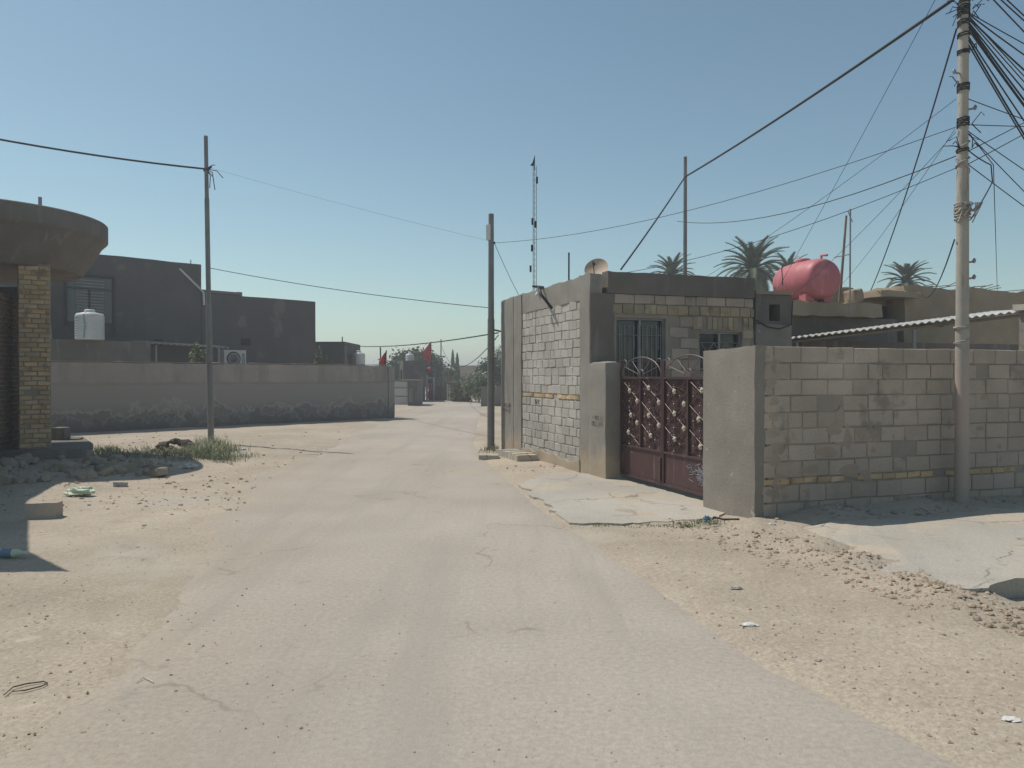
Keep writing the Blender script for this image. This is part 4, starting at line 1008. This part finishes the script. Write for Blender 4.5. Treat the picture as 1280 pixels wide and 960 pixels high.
mb = MB(); rg_ = random.Random(77)
for k in range(420):
    x = rg_.uniform(-190, 190); y = 150 + rg_.uniform(-8, 8) + abs(x) * .1; h_ = 1.6 + 1.3 * N((x * .08, 0, 0), 1, 3); c = Vector((x, y, 0)); t = rg_.uniform(.7, 1.3)
    for _ in range(26):
        q = c + Vector((rg_.gauss(0, 1.1), rg_.gauss(0, .8), rg_.uniform(0, max(.6, h_)))); d = Vector((rg_.gauss(0, 1), rg_.gauss(0, 1), rg_.gauss(0, 1))).normalized() * rg_.uniform(.2, .45); e = d.orthogonal().normalized() * .25
        mb.add([q - d, q + e, q + d, q - e], [(0, 1, 2, 3)], (t, t, t))
o = mb.build('far_woodland', M['leaf_dusty'], loc=(0, 150, 0)); o['kind'] = 'stuff'; o['label'] = 'low far off line of greenery along the horizon'; o['category'] = 'woodland'
# ------------------------------------------------------------------ far end of the road
def at(px, d): return (px - CX) / F * d
kg = thing('white_metal_gate', 'pale metal yard gate set in a low wall beyond the compound wall', 'gate', (at(500, 44), 44, 0))
mb = MB(); mb.box(at(488, 44), at(509.5, 44), 44, 44.05, .05, 1.38); lfd = mb.build('panel', M['white_paint'], kg)
mb = MB(); mb.box(at(489, 44), at(509, 44), 43.97, 43.995, .5, .56); mb.box(at(489, 44), at(509, 44), 43.97, 43.995, 1.0, 1.05); mb.build('rail', M['grey_metal'], lfd)
ks = thing('gate_side_wall', 'dark plastered pillar at the right of the pale metal yard gate', 'pillar', (at(516, 44.5), 44.5, 0))
mb = MB(); mb.box(at(510, 44), at(522, 44), 43.9, 46.5, -.1, 1.42); mb.build('shaft', M['dark_cement'], ks)
mb = MB(); mb.box(at(511.5, 44), at(516, 44), 43.87, 43.895, .2, 1.0); mb.build('panel', M['cement'], ks)
mb = MB(); mb.box(at(495, 44), at(522, 44), 43.85, 46.5, 1.423, 1.48); mb.build('cap', M['cement'], ks)
cb = thing('cube_house', 'small dark cube house with a pale sunlit-coloured side and a white tank on top', 'house', (at(518, 52), 53, 0))
mb = MB(); FQ = Frame((at(504.5, 51), 51), (.99, .12), (.12, -.99)); mb.fbox(FQ, 0, 1.42, -3.5, 0, -.1, 2.72); mb.build('wall', M['house'], cb)
FQ2 = Frame((at(501, 52.5), 52.5), (.5, -.86), (-.86, -.5)); mb = MB(); mb.fbox(Frame(FQ(-.26, 0, 0)[:2], (.99, .12), (.12, -.99)), 0, .24, -3.4, -.02, .8, 2.72); mb.build('sunlit_tone_side', M['mud_pale'] if 'mud_pale' in M else M['slab'], cb)  # sunlight on this side is put into a paler wall colour
mb = MB(); mb.fbox(FQ, -.2, -.1, -.015, .0, 1.2, 2.1); mb.build('window', M['dark_void'], cb)
vtank('white_water_tank', 'small white water tank on the roof of the far cube house', (at(512.3, 52), 52, 2.72), .28, .5, M['white_plastic'])
ar = thing('white_gateway', 'white painted gateway with red ornaments at the far bend of the road', 'gateway', (at(538, 54), 54, 0))
for a, b in ((532.5, 534.5), (541, 543.2)):
    mb = MB(); mb.box(at(a, 54), at(b, 54), 54, 54.2, -.1, 1.75 if a < 535 else 1.62); mb.build('post', M['white_paint'], ar)
mb = MB(); mb.box(at(534.6, 54), at(540.9, 54), 54.02, 54.18, 1.5, 1.62); mb.build('crossbar', M['white_paint'], ar)
mb = MB(); mb.box(at(534.6, 54), at(540.9, 54), 54.02, 54.18, 1.2, 1.4); mb.build('lintel', M['maroon_dark'], ar)
mb = MB(); mb.lathe([(.05, 1.2), (.06, .75), (.16, .6), (.2, .4), (.17, .1), (.1, 0)][::-1], (at(537.5, 54), 54.3, 0), 14); mb.build('red_urn', M['red_paint'], ar)
mb = MB(); mb.box(at(534.6, 54), at(540.9, 54), 54.5, 54.55, 0, 1.19); mb.build('door', M['white_paint'], ar)
rl = thing('red_globe_sign', 'round red globe on a dark post above the white gateway', 'sign', (at(537, 54.6), 54.6, 0))
mb = MB(); mb.lathe([(0, -.22), (.15, -.16), (.22, 0), (.15, .16), (0, .22)], (at(537, 54.6), 54.6, 2.13), 18); mb.build('globe', M['red_paint'], rl)
mb = MB(); mb.box(at(534.5, 54.6), at(539.5, 54.6), 54.6, 54.7, 1.65, 1.93); mb.tube([(at(537, 54.6), 54.65, 0), (at(537, 54.6), 54.65, 1.65)], .05, 6); mb.build('post', M['maroon_dark'], rl)
fe = thing('stick_fence', 'rough wooden stick fence right of the white gateway', 'fence', (at(552, 54), 54, 0))
mb = MB()
for k in range(34):
    x = lerp(at(543.5, 54), at(563, 54), k / 33) + rg.uniform(-.01, .01); mb.tube([(x, 54 + rg.uniform(-.05, .05), -.1), (x + rg.uniform(-.06, .06), 54, rg.uniform(.9, 1.3) + (1.0 if k % 9 == 3 else 0))], .03, 5)
mb.build('sticks', M['wood'], fe)
mb = MB(); mb.box(at(543.5, 54), at(563, 54), 54.06, 54.1, .1, .95); mb.build('backing', M['reed'], fe)
hu = thing('reed_hut', 'small reed walled hut with a white corner post at the far bend', 'hut', (at(569, 52), 53, 0))
mb = MB(); mb.box(at(563, 52), at(572, 52), 52, 54, -.1, 1.18); mb.build('wall', M['reed'], hu)
mb = MB(); mb.box(at(558.5, 52), at(560, 52), 51.95, 52.1, -.1, 1.15); mb.build('corner_post', M['white_paint'], hu); mb = MB(); mb.box(at(561, 52), at(562.6, 52), 51.9, 52.1, -.1, 1.1); mb.build('corner_post', M['white_paint'], hu)
mb = MB(); mb.box(at(560.5, 52), at(573, 52), 51.8, 54.2, 1.185, 1.3); mb.build('roof', M['wood'], hu)
gw = thing('grey_panel_fence', 'pale grey panel fence behind the foot of the plain grey pole', 'fence', (at(613, 43), 43, 0))
mb = MB()
for k in range(5):
    a, b = lerp(602, 640, k / 5), lerp(602, 640, (k + 1) / 5) - .4; mb.box(at(a, 43), at(b, 43), 43, 43.08, -.1, 1.1)
mb.build('panel', M['cement'], gw)
mb = MB()
for k in range(6): x = at(lerp(602, 640, k / 5) - .2, 43); mb.box(x - .03, x + .03, 42.95, 42.995, -.1, 1.2)
mb.build('posts', M['steel_pole'], gw)
fh = thing('far_house', 'distant brown flat roofed house beyond the dusty bush', 'house', (at(590, 95), 95, 0))
mb = MB(); mb.box(at(573, 95), at(604, 95), 95, 100, -.1, 2.85); mb.build('wall', M['mud'], fh)
mb = MB(); mb.box(at(572, 95), at(605, 95), 94.8, 100.2, 2.855, 3.0); mb.build('roof', M['mud'], fh)
fh = thing('far_house', 'distant pale house behind the leaning red flag at the compound wall end', 'house', (at(470, 100), 100, 0))
mb = MB(); mb.box(at(440, 100), at(497, 100), 100, 106, -.1, 2.5); mb.build('wall', M['mud'], fh)
mb = MB(); mb.box(at(439, 100), at(498, 100), 99.8, 106.2, 2.505, 2.65); mb.build('roof', M['mud'], fh)
simple_pole('thin_pole', 'thin dark pole rising behind the white gateway', 'pole', (at(551.3, 56), 56, 0), W(551.3, 424, 56), .05, .035, M['dark_metal'])
def flag(label, p0, p1, w_, h_, dirx):
    f_ = thing('red_flag', label, 'flag', p0); p0, p1 = Vector(p0), Vector(p1); mb = MB(); mb.tube([p0, p1], .025, 6); mb.build('pole', M['dark_metal'], f_)
    mb = MB(); n_, m_ = 8, 8; vs = []
    for lay in (0, .012):
        for j in range(m_ + 1):
            for i in range(n_ + 1):
                u, v_ = i / n_, j / m_; q = p1.lerp(p0, v_ * h_ / (p1 - p0).length)
                q = q + Vector((dirx * w_ * u * (.35 + .65 * math.sin(math.pi * min(1, v_ * 1.05 + .05))), .07 * math.sin(u * 7 + v_ * 3) + lay, -.3 * u * h_)); vs.append(q)
    k = (n_ + 1) * (m_ + 1); fs = []
    for j in range(m_):
        for i in range(n_):
            a = j * (n_ + 1) + i; fs += [(a, a + 1, a + n_ + 2, a + n_ + 1), (k + a + n_ + 1, k + a + n_ + 2, k + a + 1, k + a)]
    mb.add(vs, fs, smooth=True); mb.build('cloth', M['cloth_red'], f_)
flag('red flag drooping from a pole above the far cube house', (at(541, 53), 53, 0), W(538.6, 427, 53), .62, 1.2, -1)
flag('folded red flag leaning from the end of the compound wall', tuple(W(481, 470, 31.2)), W(483, 438, 31.2), .3, .7, -1)
mb = MB(); mb.tube([W(476, 458, 31.4), W(475.5, 434, 31.4)], .03, 6); tag(mb.build('dark_stake', M['dark_metal']), 'short dark stake beside the leaning red flag on the wall end', 'stake')

# ------------------------------------------------------------------ rubble, blocks, litter, weeds
def gz(p): return ground_z(p[0], p[1])
protos = []
for k in range(4):
    m_ = MB(); r_ = random.Random(40 + k)
    if k < 2:
        m_.rough(Frame((0, 0), (1, 0), (0, -1)), -.13, .13, -.09, .09, -.08, .09, step=.06, amp=.035, edge=.03, sc=6 + k)
    else: m_.stone((0, 0, 0), .13, r_, flat=.8)
    o = m_.build('rubble_chunk', M['rubble'] if 'rubble' in M else M['mortar'], loc=(0, 0, 0)); protos.append(o)
used = [False] * 4
rr = random.Random(8)
for i in range(230):
    px, py = rr.uniform(-10, 215), rr.uniform(572, 622)
    if py > 612 - (px - 60) * .09 or (px > 130 and py < 585): continue
    p = G(px, py); k = rr.randrange(4)
    if not used[k]: o = protos[k]; used[k] = True
    else: o = protos[k].copy(); COL.objects.link(o)
    sc_ = .3 + .95 * rr.random() ** 1.8; o.location = (p.x, p.y, gz(p) + .05 * sc_); o.scale = (sc_, sc_ * rr.uniform(.7, 1.2), sc_ * rr.uniform(.7, 1.1)); o.rotation_euler = (rr.uniform(-.4, .4), rr.uniform(-.4, .4), rr.uniform(0, 6.28))
    tag(o, 'broken masonry chunk in the shaded rubble below the round canopy', 'rubble', 'shaded rubble chunks')
def lump(name, label, cat, px, py, sx, sy, sz, m, seed, amp=.03, rot=0.0, z=0.0):
    p = G(px, py); fr = Frame(p[:2], (math.cos(rot), math.sin(rot)), (math.sin(rot), -math.cos(rot)))
    m_ = MB(); m_.rough(fr, -sx / 2, sx / 2, -sy / 2, sy / 2, gz(p) - .03 + z, gz(p) + sz + z, step=.05, amp=amp, edge=amp, sc=5)
    return tag(m_.build(name, m), label, cat)
lump('concrete_block', 'single sunlit concrete block on the dirt at the left edge', 'block', 54, 647, .36, .2, .19, M['block'], 1, .01, .12)
lump('brick', 'small pale brick lying beside the pale plastic bag', 'brick', 150, 611, .19, .1, .08, M['slab'], 2, .01, .2)
for q, (px, py, z, lb) in enumerate(((72, 571, 0, 'dark block at the bottom left of the stack beside the brick column'), (91, 571, 0, 'dark block at the bottom right of the stack beside the brick column'), (75, 571, .23, 'dark block laid on top of the stack beside the brick column'))):
    p = G(px, py); lump('stacked_block', lb, 'block', px, py, .3, .24, .22, M['dark_cement'], q, .012, .05, z + .12)['group'] = 'block stack beside the column'
def crumple(name, label, px, py, r, m, seed, flat=.5):
    rg_ = random.Random(seed); p = G(px, py); m_ = MB(); n_, k = 14, 9; vs = []
    for j in range(k + 1):
        for i in range(n_):
            a, b = 2 * math.pi * i / n_, math.pi * j / k
            q = Vector((math.cos(a) * math.sin(b), math.sin(a) * math.sin(b), math.cos(b))); rr_ = r * (.8 + .6 * N(q * 2.3 + Vector((seed, 0, 0)), 1, 3))
            vs.append(Vector((p.x, p.y, gz(p) + r * flat * .6)) + Vector((q.x * rr_ * 1.3, q.y * rr_ * .8, q.z * rr_ * flat)))
    m_.add(vs, [(j * n_ + i, (j + 1) * n_ + i, (j + 1) * n_ + (i + 1) % n_, j * n_ + (i + 1) % n_) for j in range(k) for i in range(n_)])
    return tag(m_.build(name, m), label, 'litter')
crumple('plastic_bag', 'pale green crumpled plastic bag near the sunlit concrete block', 98, 624, .17, M['bag_green'], 3)
crumple('plastic_bag', 'mint green crumpled bag at the front of the weeds by the rusty pole', 267, 577, .17, M['bag_mint'], 4)
crumple('plastic_bag', 'whitish crumpled rag at the corner of the canopy shadow', 236, 588, .14, M['bag_white'], 7, .45)
crumple('plastic_bag', 'white scrap on the dirt just right of the weeds', 302, 563, .13, M['bag_white'], 9, .3)
crumple('plastic_bag', 'blue grey rag at the foot of the plastered wall pier by the gate', 884, 655, .05, M['bag_blue'] if 'bag_blue' in M else M['label_blue'], 5, .9)
crumple('white_stone', 'white stone fragment on the dirt before the block wall corner', 966, 662, .045, M['bag_white'], 6, .4)
crumple('paper_scrap', 'white paper scrap on the dirt at the lower right edge', 1268, 905, .04, M['bag_white'], 8, .2)
crumple('plastic_scrap', 'pale flattened scrap at the right edge of the road', 937, 785, .05, M['bag_white'], 12, .2)
crumple('plastic_scrap', 'pale flattened scrap on the gravelly dirt right of the apron', 921, 739, .05, M['slab'], 13, .25)
sc0 = None; rg3 = random.Random(31)
for k in range(16):
    px, py = (rg3.uniform(80, 330), rg3.uniform(605, 690)) if k < 12 else (rg3.uniform(700, 1240), rg3.uniform(670, 900))
    if k >= 12 and G(px, py).x < road_at(G(px, py).y)[1] + .1: continue
    if sc0 is None: sc0 = crumple('paper_scrap', 'tiny pale scrap lying loose on the dirt verge', px, py, .035, M['slab'], 21, .3); sc0['group'] = 'tiny scraps on the dirt verges'; continue
    o = sc0.copy(); COL.objects.link(o); p = G(px, py); o.location = (p.x, p.y, gz(p) - .005); o.rotation_euler = (0, 0, rg3.uniform(0, 6)); q_ = rg3.uniform(.4, 1.0); o.scale = (q_, q_ * rg3.uniform(.5, 1), q_)
bt = thing('drink_bottle', 'plastic bottle with a dull blue label lying in the shade at the left edge', 'bottle', (*G(12, 700)[:2], .05))
b = G(12, 700); z_ = gz(b) + .045
mb = MB(); Mb = Matrix(((0, 0, 1), (0, 1, 0), (-1, 0, 0)))
mb.lathe([(0, -.14), (.035, -.14), (.038, -.12), (.038, .05), (.02, .1), (.014, .13), (.014, .15), (0, .15)], (b.x, b.y, z_), 14, Mb); mb.build('body', M['bag_green'], bt)
mb = MB(); mb.lathe([(.0395, -.08), (.0395, .02)], (b.x, b.y, z_), 14, Mb); mb.build('label_band', M['label_blue'], bt)
mb = MB(); mb.lathe([(0, .13), (.017, .13), (.017, .16), (0, .16)], (b.x, b.y, z_), 10, Mb); mb.build('cap', M['bag_white'], bt)
mb = MB(); P = [G(x, y) + Vector((0, 0, .012)) for x, y in ((2, 873), (14, 863), (30, 859), (52, 856), (57, 858), (51, 861.5), (30, 867), (12, 869))]; mb.tube(P, [.003, .004, .004, .004, .004, .004, .004, .002], 6); tag(mb.build('twig', M['bark']), 'thin bent brown twig on the ground at the lower left', 'twig')
mb = MB(); P = [G(x, y) + Vector((0, 0, .01)) for x, y in ((168, 856), (178, 850), (190, 856))]; mb.tube(P, .003, 5); tag(mb.build('white_stick', M['bag_white']), 'small bent white straw on the road edge at the lower left', 'straw')
mb = MB(); P = [G(x, y) + Vector((0, 0, .015)) for x, y in ((108, 622), (122, 620), (138, 619))]; mb.tube(P, .008, 5); tag(mb.build('twig', M['bark']), 'short straight stick right of the pale green bag', 'twig')
mb = MB(); P = [W(888, 648, 9.1) + Vector((0, -.1, 0)), G(893, 652) + Vector((0, 0, .05)), G(905, 655) + Vector((0, 0, .05)), G(925, 656) + Vector((0, 0, .06))]; mb.tube(P, .012, 6); tag(mb.build('hose_end', M['cable']), 'short black hose lying at the foot of the plastered wall pier', 'hose')
# dirt mound
p = G(222, 566); mb = MB(); rg_ = random.Random(2)
for k in range(46):
    a, r_ = rg_.random() * 6.28, rg_.random() ** .5 * .5
    mb.stone((p.x + r_ * math.cos(a) * 1.1, p.y + r_ * math.sin(a) * .6, .26 * (1 - (r_ / .55) ** 2)), rg_.uniform(.06, .14), rg_, (rg_.uniform(.7, 1.3),) * 3)
tag(mb.build('earth_mound', M['dark_soil']), 'dark cloddy mound of earth left of the weeds by the rusty pole', 'mound')
# grass
mb = MB(); rg_ = random.Random(6)
def tuft(mb, x, y, h, n, sp):
    z = ground_z(x, y); t0 = rg_.uniform(.7, 1.3)
    for _ in range(n):
        a = rg_.random() * 6.28; L = h * rg_.uniform(.5, 1.1); lean = rg_.uniform(.15, 1.1)
        b = Vector((x + rg_.gauss(0, sp), y + rg_.gauss(0, sp), z)); d = Vector((math.cos(a) * lean, math.sin(a) * lean, 1)).normalized()
        w_ = Vector((-math.sin(a), math.cos(a), 0)) * .006; m_ = b + d * L * .6; e = b + d * L + Vector((math.cos(a), math.sin(a), -.5)) * L * .22; t = t0 * rg_.uniform(.8, 1.2)
        mb.add([b - w_, b + w_, m_ + w_ * .7, m_ - w_ * .7, e], [(0, 1, 2, 3), (3, 2, 4)], (t, t, t * .95))
for _ in range(150):
    px, py = rg_.uniform(112, 255), rg_.uniform(562, 582); q = G(px, py); tuft(mb, q.x, q.y, rg_.uniform(.06, .24), 13, .12)
for _ in range(22):
    q = G(rg_.uniform(602, 625), rg_.uniform(561, 568)); tuft(mb, q.x, q.y, .16, 8, .05)
for _ in range(26):
    q = G(rg_.uniform(845, 900), rg_.uniform(655, 661)); tuft(mb, q.x, q.y, .06, 8, .04)
for _ in range(26):
    q = G(rg_.uniform(720, 850), rg_.uniform(657, 660)); tuft(mb, q.x, q.y, .035, 6, .05)
o = mb.build('grass', M['weed']); o['kind'] = 'stuff'; o['label'] = 'sparse grey green weeds and grass on the dirt verge'; o['category'] = 'grass'
wd_ = thing('weed_clump', 'feathery grey green weed clump around the foot of the rusty pole', 'weed', (-7.5, 18.8, 0))
mb = MB()
for _ in range(75):
    px, py = rg_.gauss(262, 17), rg_.uniform(560, 579); q = G(px, py); tuft(mb, q.x, q.y, rg_.uniform(.12, .34) * (1.5 if abs(px - 264) < 14 else .8), 40, .14)
mb.build('stems', M['weed'], wd_)
# gravel
mb = MB(); rg_ = random.Random(9)
def grav(px0, px1, py0, py1, n, r0, r1, fn=None):
    for _ in range(n):
        px, py = rg_.uniform(px0, px1), rg_.uniform(py0, py1)
        if fn and not fn(px, py): continue
        p = G(px, py); r_ = r0 * (r1 / r0) ** (rg_.random() ** 2.2); t = rg_.uniform(.75, 1.2); xl, xr = road_at(p.y); z = max(gz(p), 0 if xl < p.x < xr else -9)
        mb.stone((p.x, p.y, z + r_ * .15), r_, rg_, (t, t * rg_.uniform(.93, 1), t * rg_.uniform(.85, 1)), lo=r_ < .03)
band = lambda px, py: abs((py - 668) - (px - 900) * .3) < 20 + 12 * N((px * .02, py * .02, 0), 1, 2)
grav(830, 1285, 645, 810, 9500, .004, .034, band)
grav(680, 1280, 655, 950, 1700, .003, .018, lambda px, py: G(px, py).x > road_at(G(px, py).y)[1])
grav(0, 480, 540, 640, 1300, .008, .04, lambda px, py: G(px, py).x < road_at(G(px, py).y)[0] + .3)
grav(-40, 460, 640, 950, 1300, .002, .014, lambda px, py: rg_.random() < sst(430, 60, px))
grav(250, 1000, 600, 955, 420, .003, .009)
grav(940, 1280, 628, 660, 420, .012, .05)
grav(560, 740, 555, 610, 260, .01, .04, lambda px, py: G(px, py).x > road_at(G(px, py).y)[1])
o = mb.build('gravel', M['gravel']); o['kind'] = 'stuff'; o['label'] = 'loose stones and gravel scattered over the dirt verges'; o['category'] = 'gravel'

hz = MB(); hz.box(-950, 950, -80, 1600, -1.2, 13)
hm = bpy.data.materials.new('haze'); hm.use_nodes = True
ht = hm.node_tree; ht.nodes.remove(ht.nodes['Principled BSDF'])
pv = ht.nodes.new('ShaderNodeVolumePrincipled'); pv.inputs['Color'].default_value = (.93, .95, 1, 1); pv.inputs['Density'].default_value = .003; pv.inputs['Anisotropy'].default_value = .2
ht.links.new(pv.outputs[0], ht.nodes['Material Output'].inputs['Volume'])
o = hz.build('haze', hm, loc=(0, 0, -1.2)); o['kind'] = 'stuff'; o['label'] = 'thin pale dusty air over the whole street'; o['category'] = 'haze'
